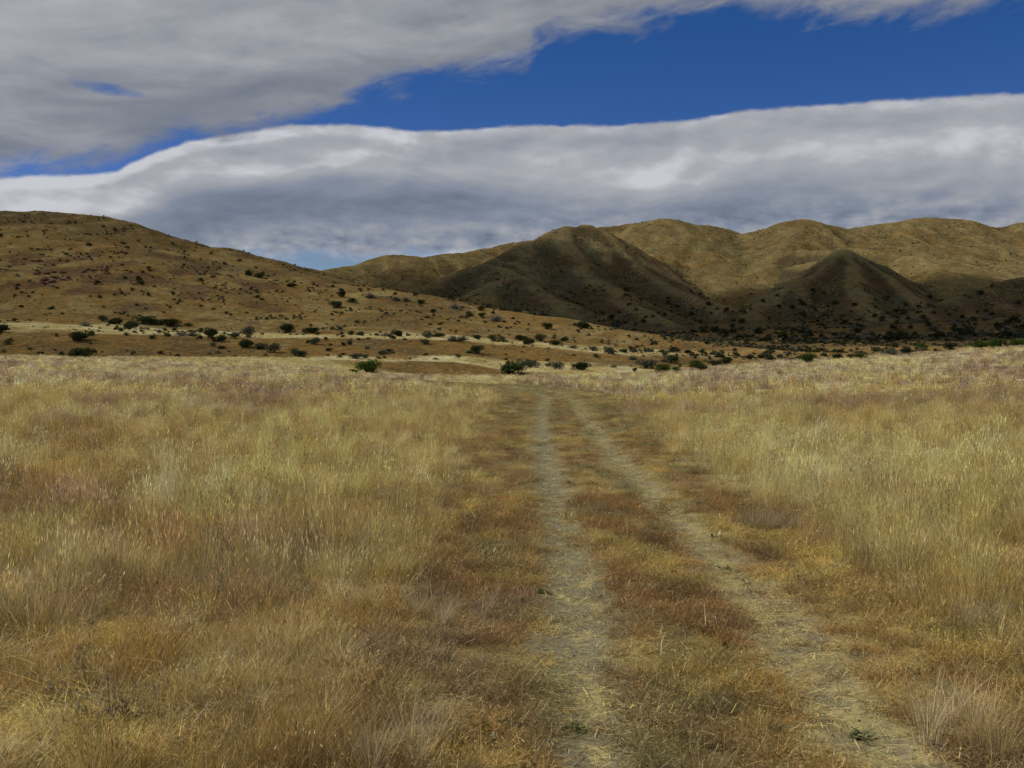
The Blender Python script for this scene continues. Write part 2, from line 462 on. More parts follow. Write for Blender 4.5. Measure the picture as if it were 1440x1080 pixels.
# ------------------------------------------------------------------ ground cover colours (real albedo, position driven)
STRAW = np.array([.67, .555, .225]); PALE = np.array([.80, .71, .40]); GOLD = np.array([.57, .425, .125]); RUST = np.array([.31, .180, .060])
MAUVE = np.array([.36, .25, .185]); OLIVE = np.array([.27, .24, .095]); SOIL = np.array([.205, .182, .112]); WEED = np.array([.10, .13, .045])
OCHRE = np.array([.205, .128, .042]); HILLG = np.array([.265, .200, .082]); DRYB = np.array([.105, .074, .036]); REDR = np.array([.112, .064, .037]); GREYG = np.array([.125, .116, .062])
def lerp(a, b, t):
    t = np.asarray(t)[..., None]
    return a * (1 - t) + b * t
def cover(x, y):
    """tallness 0..1, bareness 0..1 and colour of the plant cover"""
    o = track_off(x, y)
    wob = fbm(x / .9, y / 1.6, 91, 3)
    wob2 = fbm(x / 3.0, y / 5.0, 95, 2)
    d0 = fbm(x / .25, y / .35, 97, 2)
    on = (y < 88).astype(float)
    left_e = 1.5 + .4 * wob2 + .3 * wob + .022 * y
    right_e = 1.35 + .4 * wob2 + .3 * wob + .010 * y + .8 * sst(y, 32, 50)
    tall = np.where(o < 0, sst(-o, left_e - .1, left_e + .9), sst(o, right_e, right_e + 1.0))
    tall = np.where(on > 0, tall, 1.0)
    r1 = np.abs(o + HALF); r2 = np.abs(o - HALF)
    bare = np.maximum(sst(r1 + .22 * wob + .2 * d0, .38, .08) * (1.0 + .2 * wob2), .78 * sst(r2 + .26 * wob + .22 * d0, .42, .04)) * on
    bare = np.clip(bare, 0, 1) * (1 - .2 * sst(y, 14, 40)) * sst(y, 78, 62)
    # patches
    a = fbm(x / 3.2, y / 4.5, 101, 4)
    b = fbm(x / 1.1, y / 1.7, 111, 3)
    c = fbm(x / 11, y / 14, 121, 3)
    d = fbm(x / .45, y / .6, 131, 2)
    col = lerp(STRAW, GOLD, sst(b + .5 * a, -.05, .45))
    mau = sst(a * .8 + c * .9 + .75 * np.exp(-((x + 2.2) / 1.3) ** 2 - ((y - 8.2) / 1.7) ** 2) + .5 * np.exp(-((x + 5.6) / 2.4) ** 2 - ((y - 11.5) / 3.0) ** 2) - .4 * np.exp(-((x + 2.2) / 1.6) ** 2 - ((y - 15) / 5) ** 2) + .30 * np.exp(-((x + 9) / 5) ** 2 - ((y - 22) / 12) ** 2)
              - .30 * np.exp(-((x - 6) / 4) ** 2 - ((y - 18) / 12) ** 2) + .30 * sst(y, 26, 50) + .1 * sst(x, 8, 20), .08, .42)
    col = lerp(col, MAUVE, mau * .85)
    col = lerp(col, RUST, sst(b * .8 - a * .9 - c * .4 + .1, .12, .5) * .75 * sst(y, 60, 20))
    br = .9 * np.exp(-((x - 5.3) / 2.6) ** 2 - ((y - 18) / 8) ** 2) + .8 * np.exp(-((x - 3.2) / .8) ** 2 - ((y - 11) / 2.5) ** 2) + .7 * np.exp(-((x + .9) / .5) ** 2 - ((y - 9) / 3.2) ** 2) + .4 * np.exp(-((x + 2.2) / 1.7) ** 2 - ((y - 16) / 5) ** 2) + .4 * np.exp(-((x + 4.0) / 2.2) ** 2 - ((y - 30) / 9) ** 2) + .35 * np.exp(-((x + 3.4) / .9) ** 2 - ((y - 6.4) / .9) ** 2)
    col = lerp(col, PALE * np.array([1.0, 1.0, .86]), np.clip(br * (1 + 1.2 * b), 0, 1) * .8)
    far = sst(y, 30, 80)
    pale = sst(fbm(x / 6, y / 3.0, 141, 3) + .25 * far, .18, .5)
    col = lerp(col, PALE, pale * .65)
    col = lerp(col, OLIVE, sst(fbm(x / 5, y / 7, 151, 3), .28, .5) * .45)
    # beside and between the ruts: short rusty grass
    sh = lerp(RUST, GOLD * .9, sst(b + .4 * d, -.25, .35))
    sh = lerp(sh, OLIVE, sst(wob + .5 * c + .35 * sst(y, 12, 40), .05, .45) * .8)
    sh = lerp(sh, STRAW * .8, sst(d, .2, .6) * .5)
    col = lerp(sh, col, tall)
    return tall, bare, col
def ground_col(x, y, hid):
    tall, bare, col = cover(x, y)
    g = lerp(col * .62, SOIL * .8, .35 * (1 - tall))
    rutc = lerp(SOIL, STRAW * .7, sst(fbm(x / .22, y / .3, 161, 3) + .2 * (track_off(x, y) > 0),   .0, .45) * .5)
    rutc = lerp(rutc, OLIVE * .85, sst(fbm(x / .6, y / 1.1, 171, 3), .1, .5) * .5)
    g = lerp(g, rutc, np.clip(bare * 1.05, 0, 1))
    # beyond the field edge
    a = fbm(x / 30, y / 40, 201, 4); b = fbm(x / 9, y / 12, 211, 4); c = fbm(x / 3, y / 4, 221, 3)
    lightgrass = lerp(STRAW * .82, PALE * .8, sst(b, -.2, .4))
    bank = lerp(OCHRE, DRYB, sst(a + .5 * b, .0, .5) * .7)
    bank = lerp(bank, HILLG, sst(b + .6 * c - .1, .1, .6) * .7)
    # benches carry pale grass, steep banks bare brown grass
    e = 1.5
    sl = (height(x, y + e) - height(x, y - e)) / (2 * e)
    isfield = sst(y, 104, 112) if False else None
    bench = sst(sl + .02 * a, .115, .05) * sst(x / np.maximum(y, 1), .32, .0)
    mid = lerp(bank, lightgrass, np.clip(bench * (1.1 + .9 * b), 0, 1) * .75)
    tt = sst(y + 10 * b, 122, 150)
    edge = 100 + np.clip(np.abs(x - 5) / np.maximum(y, 1) * 90, 0, 70)
    tt = sst(y + 6 * b, edge + 6, edge + 22)
    g = lerp(g, mid, tt)
    # hills
    h0 = lerp(OCHRE, HILLG, sst(b * .7 + a * .6 + .4 * c, -.15, .4))
    h0 = lerp(h0, REDR, sst(fbm(x / 16, y / 22, 231, 4) + .35 * np.exp(-((x + 150) / 70) ** 2 - ((y - 380) / 60) ** 2), .22, .42) * .75)
    h0 = lerp(h0, DRYB, sst(fbm(x / 50, y / 50, 241, 4), .0, .4) * .55)
    h0 = lerp(h0, DRYB * .85, sst(y + 60 * fbm(x / 60, y / 60, 255, 3), 445, 495) * .65)
    h0 = lerp(h0, GREYG, sst(fbm(x / 7, y / 9, 251, 3), .25, .5) * .45)
    A = fbm(x / 120, y / 120, 261, 4); B = fbm(x / 25, y / 25, 271, 4)
    m0 = lerp(HILLG * .72, OCHRE * .88, sst(A + .4 * B, -.1, .35))
    m0 = lerp(m0, GREYG, sst(B + .3 * A, .0, .4) * .6)
    m0 = lerp(m0, DRYB, sst(fbm(x / 60, y / 60, 281, 4), .05, .4) * .6)
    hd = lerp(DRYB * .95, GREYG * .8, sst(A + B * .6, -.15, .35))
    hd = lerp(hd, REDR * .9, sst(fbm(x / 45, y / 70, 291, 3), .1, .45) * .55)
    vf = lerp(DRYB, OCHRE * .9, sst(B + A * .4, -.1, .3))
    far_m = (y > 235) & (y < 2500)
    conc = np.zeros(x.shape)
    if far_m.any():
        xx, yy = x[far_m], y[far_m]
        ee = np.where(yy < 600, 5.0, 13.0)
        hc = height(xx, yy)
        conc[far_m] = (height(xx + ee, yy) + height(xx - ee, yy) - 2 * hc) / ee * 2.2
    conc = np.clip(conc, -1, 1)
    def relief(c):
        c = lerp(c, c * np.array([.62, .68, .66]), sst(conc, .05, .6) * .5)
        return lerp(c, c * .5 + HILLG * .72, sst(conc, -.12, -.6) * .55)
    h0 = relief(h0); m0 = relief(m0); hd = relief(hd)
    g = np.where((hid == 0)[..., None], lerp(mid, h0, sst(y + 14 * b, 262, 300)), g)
    m0 = m0 * np.array([.87, .86, .86]); pl = sst(fbm((x + .3 * y) / 14, (y - .3 * x) / 60, 285, 3), .18, .45)
    m0 = lerp(m0, HILLG * 1.0, pl * .6)
    g = np.where((hid == 1)[..., None], m0, g)
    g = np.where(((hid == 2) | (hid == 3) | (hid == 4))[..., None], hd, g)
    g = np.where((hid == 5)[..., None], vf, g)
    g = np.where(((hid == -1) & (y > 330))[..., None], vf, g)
    return g

# ------------------------------------------------------------------ terrain mesh, split into setting objects
def rings():
    r = [0.0, 1.0, 2.0, 2.8, 3.4]
    d = 3.4
    while d < 30000:
        st = min(d * d / 950, d * .0105)
        if 85 < d < 240: st = d * .0075
        if 250 < d < 1900: st = d * .0072
        if d > 2200: st = d * .08
        d += st
        r.append(d)
    return np.array(r[1:])
R = rings()
fine = np.radians(np.arange(-34, 34.001, 0.17))
coarse = np.radians(np.arange(34 + 4, 360 - 34 - 3.9, 4))
TH = np.concatenate([fine, coarse])
nR, nT = len(R), len(TH)
rr, th = np.meshgrid(R, TH, indexing='ij')
# rings are straight lines across the view, arcs elsewhere
fw = 1 / np.cos(np.clip((th + np.pi) % (2 * np.pi) - np.pi, -.6, .6))
gx = rr * fw * np.sin(th); gy = rr * fw * np.cos(th)
gz, gid = height(gx, gy, True)
gcol = ground_col(gx, gy, gid)
verts = np.stack([gx, gy, gz], -1).reshape(-1, 3)
vcol = gcol.reshape(-1, 3)
i, j = np.meshgrid(np.arange(nR - 1), np.arange(nT), indexing='ij')
j2 = (j + 1) % nT
quads = np.stack([i * nT + j, (i + 1) * nT + j, (i + 1) * nT + j2, i * nT + j2], -1).reshape(-1, 4)[:, ::-1]
fcx = verts[quads].mean(1)
fid = gid.reshape(-1)[quads[:, 0]]
off = track_off(fcx[:, 0], fcx[:, 1])
region = np.full(len(quads), 0)
region[(fcx[:, 1] > 122)] = 1
region[(fcx[:, 1] > 330)] = 2
region[fid == 0] = 3
region[fid == 1] = 4
region[fid == 2] = 5
region[fid == 3] = 6
region[fid == 4] = 7
region[fid == 5] = 2
region[(np.abs(off) < 1.25) & (fcx[:, 1] < 88) & (fcx[:, 1] > -20)] = 8

def set_kind(o, kind=None, label=None, cat=None, group=None):
    if kind: o['kind'] = kind
    if label: o['label'] = label
    if cat: o['category'] = cat
    if group: o['group'] = group
    return o

def mesh_from(name, v, faces, mat=None, col=None, smooth=True):
    me = bpy.data.meshes.new(name)
    v = np.asarray(v, dtype=np.float32); faces = np.asarray(faces)
    k = faces.shape[1]
    me.vertices.add(len(v)); me.vertices.foreach_set('co', v.ravel())
    me.loops.add(faces.size); me.loops.foreach_set('vertex_index', faces.astype(np.int32).ravel())
    me.polygons.add(len(faces))
    me.polygons.foreach_set('loop_start', np.arange(0, faces.size, k, dtype=np.int32))
    me.polygons.foreach_set('loop_total', np.full(len(faces), k, dtype=np.int32))
    me.update(calc_edges=True)
    if smooth:
        me.polygons.foreach_set('use_smooth', np.ones(len(faces), dtype=bool))
    if col is not None:
        a = me.attributes.new('tint', 'FLOAT_COLOR', 'POINT')
        c4 = np.concatenate([np.asarray(col, dtype=np.float32), np.ones((len(v), 1), np.float32)], 1)
        a.data.foreach_set('color', c4.ravel())
    if mat: me.materials.append(mat)
    return me

def new_mat(name):
    m = bpy.data.materials.new(name)
    m.use_nodes = True
    m.node_tree.nodes.clear()
    return m, N(m.node_tree)

def ground_material(name, fine_scale, bump, contrast, hill=False):
    m, q = new_mat(name)
    at = q.new('ShaderNodeAttribute', attribute_name='tint')
    geo = q.new('ShaderNodeNewGeometry')
    pos = geo.outputs['Position']
    n1 = q.noise(pos, fine_scale, 8, 0.65)
    n2 = q.noise(pos, fine_scale * .22, 6, 0.6)
    f = q.m('ADD', q.m('MULTIPLY', q.m('SUBTRACT', n1, .5), contrast * 1.7), q.m('MULTIPLY', q.m('SUBTRACT', n2, .5), contrast * .7))
    f = q.m('MAXIMUM', q.m('ADD', 1.0, f), 0.15)
    vm = q.new('ShaderNodeVectorMath', operation='SCALE')
    q.put(vm.inputs[0], at.outputs['Color']); q.put(vm.inputs['Scale'], f)
    colr = vm.outputs[0]
    if hill:
        # separate pale grass clumps and dark low plants
        v = q.new('ShaderNodeTexVoronoi')
        q.put(v.inputs['Vector'], pos)
        v.inputs['Scale'].default_value = fine_scale * 1.1
        v.inputs['Randomness'].default_value = 1
        spots = q.ss(v.outputs['Distance'], 0.42, 0.16)
        pick = q.ss(q.noise(pos, fine_scale * .16, 4, .6), .44, .56)
        colr = mixc(q.m('MULTIPLY', q.m('MULTIPLY', spots, pick), .8), colr, (0.055, 0.055, 0.028), nn=q)
        v2 = q.new('ShaderNodeTexVoronoi')
        q.put(v2.inputs['Vector'], pos)
        v2.inputs['Scale'].default_value = fine_scale * 1.7
        sp2 = q.ss(v2.outputs['Distance'], 0.38, 0.12)
        pk2 = q.ss(q.noise(pos, fine_scale * .13 + .003, 5, .6), .47, .60)
        colr = mixc(q.m('MULTIPLY', q.m('MULTIPLY', sp2, pk2), .75), colr, (0.36, 0.29, 0.13), nn=q)
    b = q.new('ShaderNodeBsdfDiffuse')
    b.inputs['Roughness'].default_value = 0.9
    q.link(colr, b.inputs['Color'])
    bp = q.new('ShaderNodeBump')
    bp.inputs['Strength'].default_value = 1.0
    bp.inputs['Distance'].default_value = bump
    q.link(q.m('ADD', n1, q.m('MULTIPLY', n2, 1.6)), bp.inputs['Height'])
    q.link(bp.outputs[0], b.inputs['Normal'])
    out = q.new('ShaderNodeOutputMaterial')
    q.link(b.outputs[0], out.inputs['Surface'])
    return m
M_NEAR = ground_material('dry_soil_and_grass', 22.0, 0.02, 0.9)
M_MID = ground_material('hillside_grass', 0.42, 0.9, 0.9, True)
M_FAR = ground_material('mountain_grass', 0.16, 2.6, 0.9, True)

SETTING = {
    0: ('ground', M_NEAR, 'flat field of tall dry straw and mauve-brown grass in front of the hills'),
    1: ('terrace_bank', M_MID, 'low brown grassy bank and pale terrace behind the field edge'),
    2: ('valley_floor', M_MID, 'shaded brown valley floor dotted with dark shrubs below the far hills'),
    3: ('hill', M_MID, 'sunlit ochre hill at left with a long spur sloping down to the right'),
    4: ('mountains', M_FAR, 'far range of rounded olive-brown summits along the right skyline'),
    5: ('hill', M_FAR, 'dark cloud-shaded peak with a sharp right ridge in the middle distance'),
    6: ('hill', M_FAR, 'shaded pyramid-shaped hill below the far range at right'),
    7: ('hill', M_FAR, 'low dark shoulder of hill at the right edge of the picture'),
    8: ('dirt_track', M_NEAR, 'two-rut dirt track running ahead through the grass and curving left'),
}
for k, (nm, mat, lab) in SETTING.items():
    f = quads[region == k]
    if len(f) == 0: continue
    used, inv = np.unique(f, return_inverse=True)
    me = mesh_from(nm, verts[used], inv.reshape(-1, 4), mat, vcol[used])
    o = bpy.data.objects.new(nm, me); COL.objects.link(o)
    set_kind(o, 'structure', lab)

def hz(x, y):
    return float(height(np.array([x]), np.array([y]))[0])
# ray cast against the land form: where a thing seen at (px, py) stands
_D = np.concatenate([np.arange(3, 60, .1), np.arange(60, 420, .5), np.arange(420, 2200, 3)])
def at(px, py, dmin=0):
    X = (px - 720) / 1400 * _D
    z = height(X, _D)
    ypix = 505 + (CAM_H - z) / _D * 1400
    ok = (ypix <= py) & (_D > dmin)
    i = np.argmax(ok)
    if not ok.any(): i = len(_D) - 1
    return X[i], _D[i], z[i]

# ------------------------------------------------------------------ cloud that shades the far hills
def make_cloud(cx, cy, H0, name, label):
    # ground footprint centre (cx, cy) -> cloud centre along the sun direction
    s = SUN_DIR / SUN_DIR.z
    ox, oy = cx + s.x * H0, cy + s.y * H0
    nu, nv = 96, 40
    u = np.linspace(0, 2 * np.pi, nu, endpoint=False); v = np.linspace(-np.pi / 2, np.pi / 2, nv)
    uu, vv = np.meshgrid(u, v, indexing='ij')
    ux, uy = np.cos(vv) * np.cos(uu), np.cos(vv) * np.sin(uu)
    edge = 1 + .22 * fbm(np.cos(uu) * 1.7 + 4, np.sin(uu) * 1.7, 301, 4) * np.cos(vv)
    lump = 1 + .35 * fbm(ux * 3.5, uy * 3.5 + np.sin(vv) * 2, 311, 4)
    OUT = [(-430, 1000), (-260, 740), (-80, 560), (0, 440), (70, 345), (150, 270), (320, 225), (700, 210), (1250, 300), (1350, 700), (1150, 1000), (760, 1130), (420, 1200), (150, 1215), (-120, 1330), (-360, 1260)]
    oa = np.array([math.atan2(b - cy, a - cx) for a, b in OUT]); orr = np.array([math.hypot(a - cx, b - cy) for a, b in OUT])
    srt = np.argsort(oa)
    rad_ = np.interp(uu, oa[srt], orr[srt], period=2 * np.pi)
    x = ox + rad_ * ux * (1 + (edge - 1) * .25); y = oy + rad_ * uy * (1 + (edge - 1) * .25)
    z = H0 + 70 + np.where(vv > 0, 110, 35) * np.sin(vv) * lump
    vs = np.stack([x, y, z], -1).reshape(-1, 3)
    i, j = np.meshgrid(np.arange(nu), np.arange(nv - 1), indexing='ij')
    i2 = (i + 1) % nu
    f = np.stack([i * nv + j, i2 * nv + j, i2 * nv + j + 1, i * nv + j + 1], -1).reshape(-1, 4)
    m, q = new_mat('cloud_vapour')
    geo = q.new('ShaderNodeNewGeometry')
    df = q.new('ShaderNodeBsdfDiffuse'); df.inputs['Color'].default_value = (.85, .86, .88, 1)
    trl = q.new('ShaderNodeBsdfTranslucent'); trl.inputs['Color'].default_value = (.85, .86, .88, 1)
    tr = q.new('ShaderNodeBsdfTransparent')
    mx = q.new('ShaderNodeMixShader'); mx.inputs[0].default_value = .3
    q.link(df.outputs[0], mx.inputs[1]); q.link(trl.outputs[0], mx.inputs[2])
    # vapour thins out towards the rim
    rad = q.new('ShaderNodeAttribute', attribute_name='tint').outputs['Fac']
    nz = q.noise(geo.outputs['Position'], .006, 5, .6)
    rad = q.m('ADD', rad, q.m('MULTIPLY', q.m('SUBTRACT', nz, .5), .42))
    al = q.m('MULTIPLY', q.ss(rad, 1.0, .82), .74)
    mo = q.new('ShaderNodeMixShader'); q.link(al, mo.inputs[0])
    q.link(tr.outputs[0], mo.inputs[1]); q.link(mx.outputs[0], mo.inputs[2])
    out = q.new('ShaderNodeOutputMaterial'); q.link(mo.outputs[0], out.inputs['Surface'])
    o = bpy.data.objects.new(name, mesh_from(name, vs, f, m, np.repeat(np.cos(vv).reshape(-1, 1), 3, 1))); COL.objects.link(o)
    return set_kind(o, 'structure', label)
make_cloud(480, 760, 900, 'cloud', 'grey cloud drifting high above, shading the dark middle hills')

# ------------------------------------------------------------------ plant building blocks
def leaf_material(name, cols, trans=.25, instancer=False, rough=.9, gloss=True):
    m, q = new_mat(name)
    at = q.new('ShaderNodeAttribute', attribute_name='tint')
    if instancer:
        at2 = q.new('ShaderNodeAttribute', attribute_name='pcol', attribute_type='INSTANCER')
        c = mixc(1.0, at.outputs['Color'], at2.outputs['Color'], 'MULTIPLY', nn=q)
    else:
        c = mixc(1.0, at.outputs['Color'], cols, 'MULTIPLY', nn=q)
        oi = q.new('ShaderNodeObjectInfo')
        f = q.m('MULTIPLY_ADD', oi.outputs['Random'], .5, .75)
        vm = q.new('ShaderNodeVectorMath', operation='SCALE')
        q.put(vm.inputs[0], c); q.put(vm.inputs['Scale'], f)
        c = vm.outputs[0]
    df = q.new('ShaderNodeBsdfDiffuse'); df.inputs['Roughness'].default_value = rough
    tl = q.new('ShaderNodeBsdfTranslucent')
    q.link(c, df.inputs['Color']); q.link(c, tl.inputs['Color'])
    mx = q.new('ShaderNodeMixShader'); mx.inputs[0].default_value = trans
    q.link(df.outputs[0], mx.inputs[1]); q.link(tl.outputs[0], mx.inputs[2])
    fin = mx.outputs[0]
    if instancer and gloss:
        gl = q.new('ShaderNodeBsdfGlossy'); gl.inputs['Roughness'].default_value = .42; gl.inputs['Color'].default_value = (1, .9, .68, 1)
        m2 = q.new('ShaderNodeMixShader'); m2.inputs[0].default_value = .045
        q.link(fin, m2.inputs[1]); q.link(gl.outputs[0], m2.inputs[2]); fin = m2.outputs[0]
    out = q.new('ShaderNodeOutputMaterial'); q.link(fin, out.inputs['Surface'])
    return m
M_GRASS = leaf_material('grass_blades', None, .42, True)
M_BRUSH = leaf_material('brush_foliage', None, .12, True, gloss=False)

class Buf:
    def __init__(s): s.v = []; s.f = []; s.c = []; s.n = 0
    def add(s, v, f, c):
        v = np.asarray(v, float); s.v.append(v); s.f.append(np.asarray(f) + s.n)
        s.c.append(np.broadcast_to(np.asarray(c, float), (len(v), 3))); s.n += len(v)
    def mesh(s, name, mat, smooth=False):
        return mesh_from(name, np.concatenate(s.v), np.concatenate(s.f), mat, np.concatenate(s.c), smooth)

def blade(B, p, ang, h, lean, curl, w, c, seg=3, head=None):
    """one grass blade: tapering ribbon that leans over; head = (length, width, colour)"""
    d = np.array([math.cos(ang), math.sin(ang), 0]); side_a = ang + math.pi / 2 + random.uniform(-.9, .9)
    sd_ = np.array([math.cos(side_a), math.sin(side_a), 0])
    P = []
    for k in range(seg + 1):
        t = k / seg
        out = lean * t + curl * t * t
        P.append(np.array(p) + d * out * h + np.array([0, 0, h * t * (1 - .28 * curl * t)]))
    v = []
    for k, q_ in enumerate(P):
        ww = w * (1 - .75 * (k / seg))
        v += [q_ - sd_ * ww / 2, q_ + sd_ * ww / 2]
    f = [[2 * k, 2 * k + 1, 2 * k + 3, 2 * k + 2] for k in range(seg)]
    B.add(v, f, c)
    if head:
        L, hw, hc = head
        a = P[-1]; dd = P[-1] - P[-2]; dd = dd / (np.linalg.norm(dd) + 1e-9)
        for s2 in (sd_, np.cross(sd_, dd)):
            B.add([a - dd * L * .3, a + dd * L * .25 - s2 * hw / 2, a + dd * L, a + dd * L * .25 + s2 * hw / 2], [[0, 1, 2, 3]], hc)

def tuft(kind, wide=1.0, dens=1.0):
    B = Buf()
    R_ = random.uniform
    def J(s=.32): 
        k = 1 + R_(-s, s) * 1.6; return np.array([k, k * (1 + R_(-.03, .03)), k * (1 + R_(-.12, .12))])
    if kind == 'tall':
        for _ in range(int(46 * dens)):
            r = abs(random.gauss(0, .055)); a = R_(0, 6.28)
            hd = (R_(.025, .05), R_(.0025, .005) * wide, J() * 1.1) if random.random() < .2 else None
            blade(B, (r * math.cos(a), r * math.sin(a), -.02), a + R_(-.8, .8), R_(.12, .34), R_(.03, .3), R_(.0, .35), R_(.0018, .0036) * wide, J(), 3, hd)
    elif kind == 'fine':
        for _ in range(int(60 * dens)):
            r = abs(random.gauss(0, .04)); a = R_(0, 6.28)
            blade(B, (r * math.cos(a), r * math.sin(a), -.02), a + R_(-.5, .5), R_(.14, .34), R_(.05, .3), R_(.05, .45), R_(.0016, .003) * wide, J() * 1.1, 4)
    elif kind == 'seedy':
        for _ in range(int(26 * dens)):
            r = abs(random.gauss(0, .10)); a = R_(0, 6.28)
            c = J()
            blade(B, (r * math.cos(a), r * math.sin(a), -.02), R_(0, 6.28), R_(.14, .34), R_(0, .22), R_(0, .2), R_(.002, .0035) * wide, c * .8, 2,
                  (R_(.025, .05), R_(.003, .0065) * wide, c.mean() * np.array([1.25, 1.25, 1.4])))
        for _ in range(int(16 * dens)):
            r = abs(random.gauss(0, .1)); a = R_(0, 6.28)
            blade(B, (r * math.cos(a), r * math.sin(a), -.02), R_(0, 6.28), R_(.06, .2), R_(.2, .9), .3, R_(.002, .004) * wide, J() * .9, 2)
    elif kind == 'short':
        for _ in range(int(44 * dens)):
            r = abs(random.gauss(0, .08)); a = R_(0, 6.28)
            hd = (R_(.012, .03), R_(.003, .007) * wide, J() * 1.1) if random.random() < .3 else None
            blade(B, (r * math.cos(a), r * math.sin(a), -.01), R_(0, 6.28), R_(.03, .13), R_(.1, .9), R_(0, .5), R_(.002, .0042) * wide, J(.3), 2, hd)
    elif kind == 'litter':
        for _ in range(int(26 * dens)):
            x, y = random.gauss(0, .11), random.gauss(0, .11)
            a = R_(0, 6.28); L = R_(.02, .11); w = R_(.002, .004) * wide
            d = np.array([math.cos(a), math.sin(a), R_(-.08, .2)]); s2 = np.array([-math.sin(a), math.cos(a), 0])
            p = np.array([x, y, R_(.003, .018)])
            B.add([p, p + d * L, p + d * L + s2 * w, p + s2 * w], [[0, 1, 2, 3]], J(.35) * 1.15)
    elif kind == 'mat':
        for _ in range(int(90 * dens)):
            x, y = random.gauss(0, .17), random.gauss(0, .17)
            a = .3 + random.gauss(0, .6); L = R_(.12, .35)
            blade(B, (x, y, R_(0, .06)), a, L * .35, R_(.8, 2.2), R_(.3, 1.2), R_(.002, .004) * wide, J() * 1.15, 3)
    elif kind == 'weed':
        for _ in range(int(14 * dens)):
            a = R_(0, 6.28); L = R_(.02, .055)
            d = np.array([math.cos(a), math.sin(a), R_(.1, 1.2)]); s2 = np.array([-math.sin(a), math.cos(a), 0]); w = L * .4
            p = np.array([random.gauss(0, .02), random.gauss(0, .02), 0])
            B.add([p, p + d * L * .5 - s2 * w / 2, p + d * L, p + d * L * .5 + s2 * w / 2], [[0, 1, 2, 3]], J(.3))
    elif kind == 'forb':
        for _ in range(int(5 * dens)):
            a = R_(0, 6.28); h = R_(.22, .42); p = (random.gauss(0, .04), random.gauss(0, .04), -.01)
            ln = R_(0, .2)
            blade(B, p, a, h, ln, .1, .005 * wide, J() * .8, 3)
            for k in range(16):
                t = R_(.25, 1); L = R_(.02, .05) * (1.2 - t * .5); b = R_(0, 6.28)
                q_ = np.array(p) + np.array([math.cos(a) * ln * t * h, math.sin(a) * ln * t * h, h * t])
                d = np.array([math.cos(b), math.sin(b), R_(.2, .9)]); s2 = np.array([-math.sin(b), math.cos(b), 0]); w = L * .35 * wide
                B.add([q_, q_ + d * L * .5 - s2 * w / 2, q_ + d * L, q_ + d * L * .5 + s2 * w / 2], [[0, 1, 2, 3]], J(.25))
    return B

def proto_collection(cname, items):
    c = bpy.data.collections.new(cname)
    for k, (nm, B, mat) in enumerate(items):
        ob = bpy.data.objects.new('%s_%s' % (chr(97 + k), nm), B.mesh(nm, mat))
        c.objects.link(ob)
    return c

def scatter_object(name, pts, rot, scl, var, col, coll, kind, label):
    """one object of ground cover; geometry nodes place the plants on its points"""
    me = bpy.data.meshes.new(name)
    me.vertices.add(len(pts)); me.vertices.foreach_set('co', np.asarray(pts, np.float32).ravel())
    for nm, ty, key, arr in (('prot', 'FLOAT_VECTOR', 'vector', rot), ('pscl', 'FLOAT_VECTOR', 'vector', scl), ('pvar', 'INT', 'value', var)):
        a = me.attributes.new(nm, ty, 'POINT')
        a.data.foreach_set(key, np.ascontiguousarray(arr, dtype=np.int32 if ty == 'INT' else np.float32).ravel())
    a = me.attributes.new('pcol', 'FLOAT_COLOR', 'POINT')
    a.data.foreach_set('color', np.concatenate([col, np.ones((len(col), 1))], 1).astype(np.float32).ravel())
    o = bpy.data.objects.new(name, me); COL.objects.link(o)
    g = bpy.data.node_groups.new(name + '_scatter', 'GeometryNodeTree')
    g.interface.new_socket('Geometry', in_out='INPUT', socket_type='NodeSocketGeometry')
    g.interface.new_socket('Geometry', in_out='OUTPUT', socket_type='NodeSocketGeometry')
    q = N(g)
    gi = q.new('NodeGroupInput'); go = q.new('NodeGroupOutput')
    ip = q.new('GeometryNodeInstanceOnPoints'); ci = q.new('GeometryNodeCollectionInfo')
    ci.inputs['Collection'].default_value = coll
    ci.inputs['Separate Children'].default_value = True
    ci.inputs['Reset Children'].default_value = True
    def na(nm, ty):
        x = q.new('GeometryNodeInputNamedAttribute', data_type=ty); x.inputs['Name'].default_value = nm
        return [s for s in x.outputs if s.enabled and s.name == 'Attribute'][0]
    er = q.new('FunctionNodeEulerToRotation')
    q.link(na('prot', 'FLOAT_VECTOR'), er.inputs[0])
    q.link(gi.outputs[0], ip.inputs['Points'])
    q.link(ci.outputs[0], ip.inputs['Instance'])
    ip.inputs['Pick Instance'].default_value = True
    q.link(na('pvar', 'INT'), ip.inputs['Instance Index'])
    q.link(er.outputs[0], ip.inputs['Rotation'])
    q.link(na('pscl', 'FLOAT_VECTOR'), ip.inputs['Scale'])
    q.link(ip.outputs[0], go.inputs[0])
    md = o.modifiers.new('scatter', 'NODES'); md.node_group = g
    return set_kind(o, kind, label)

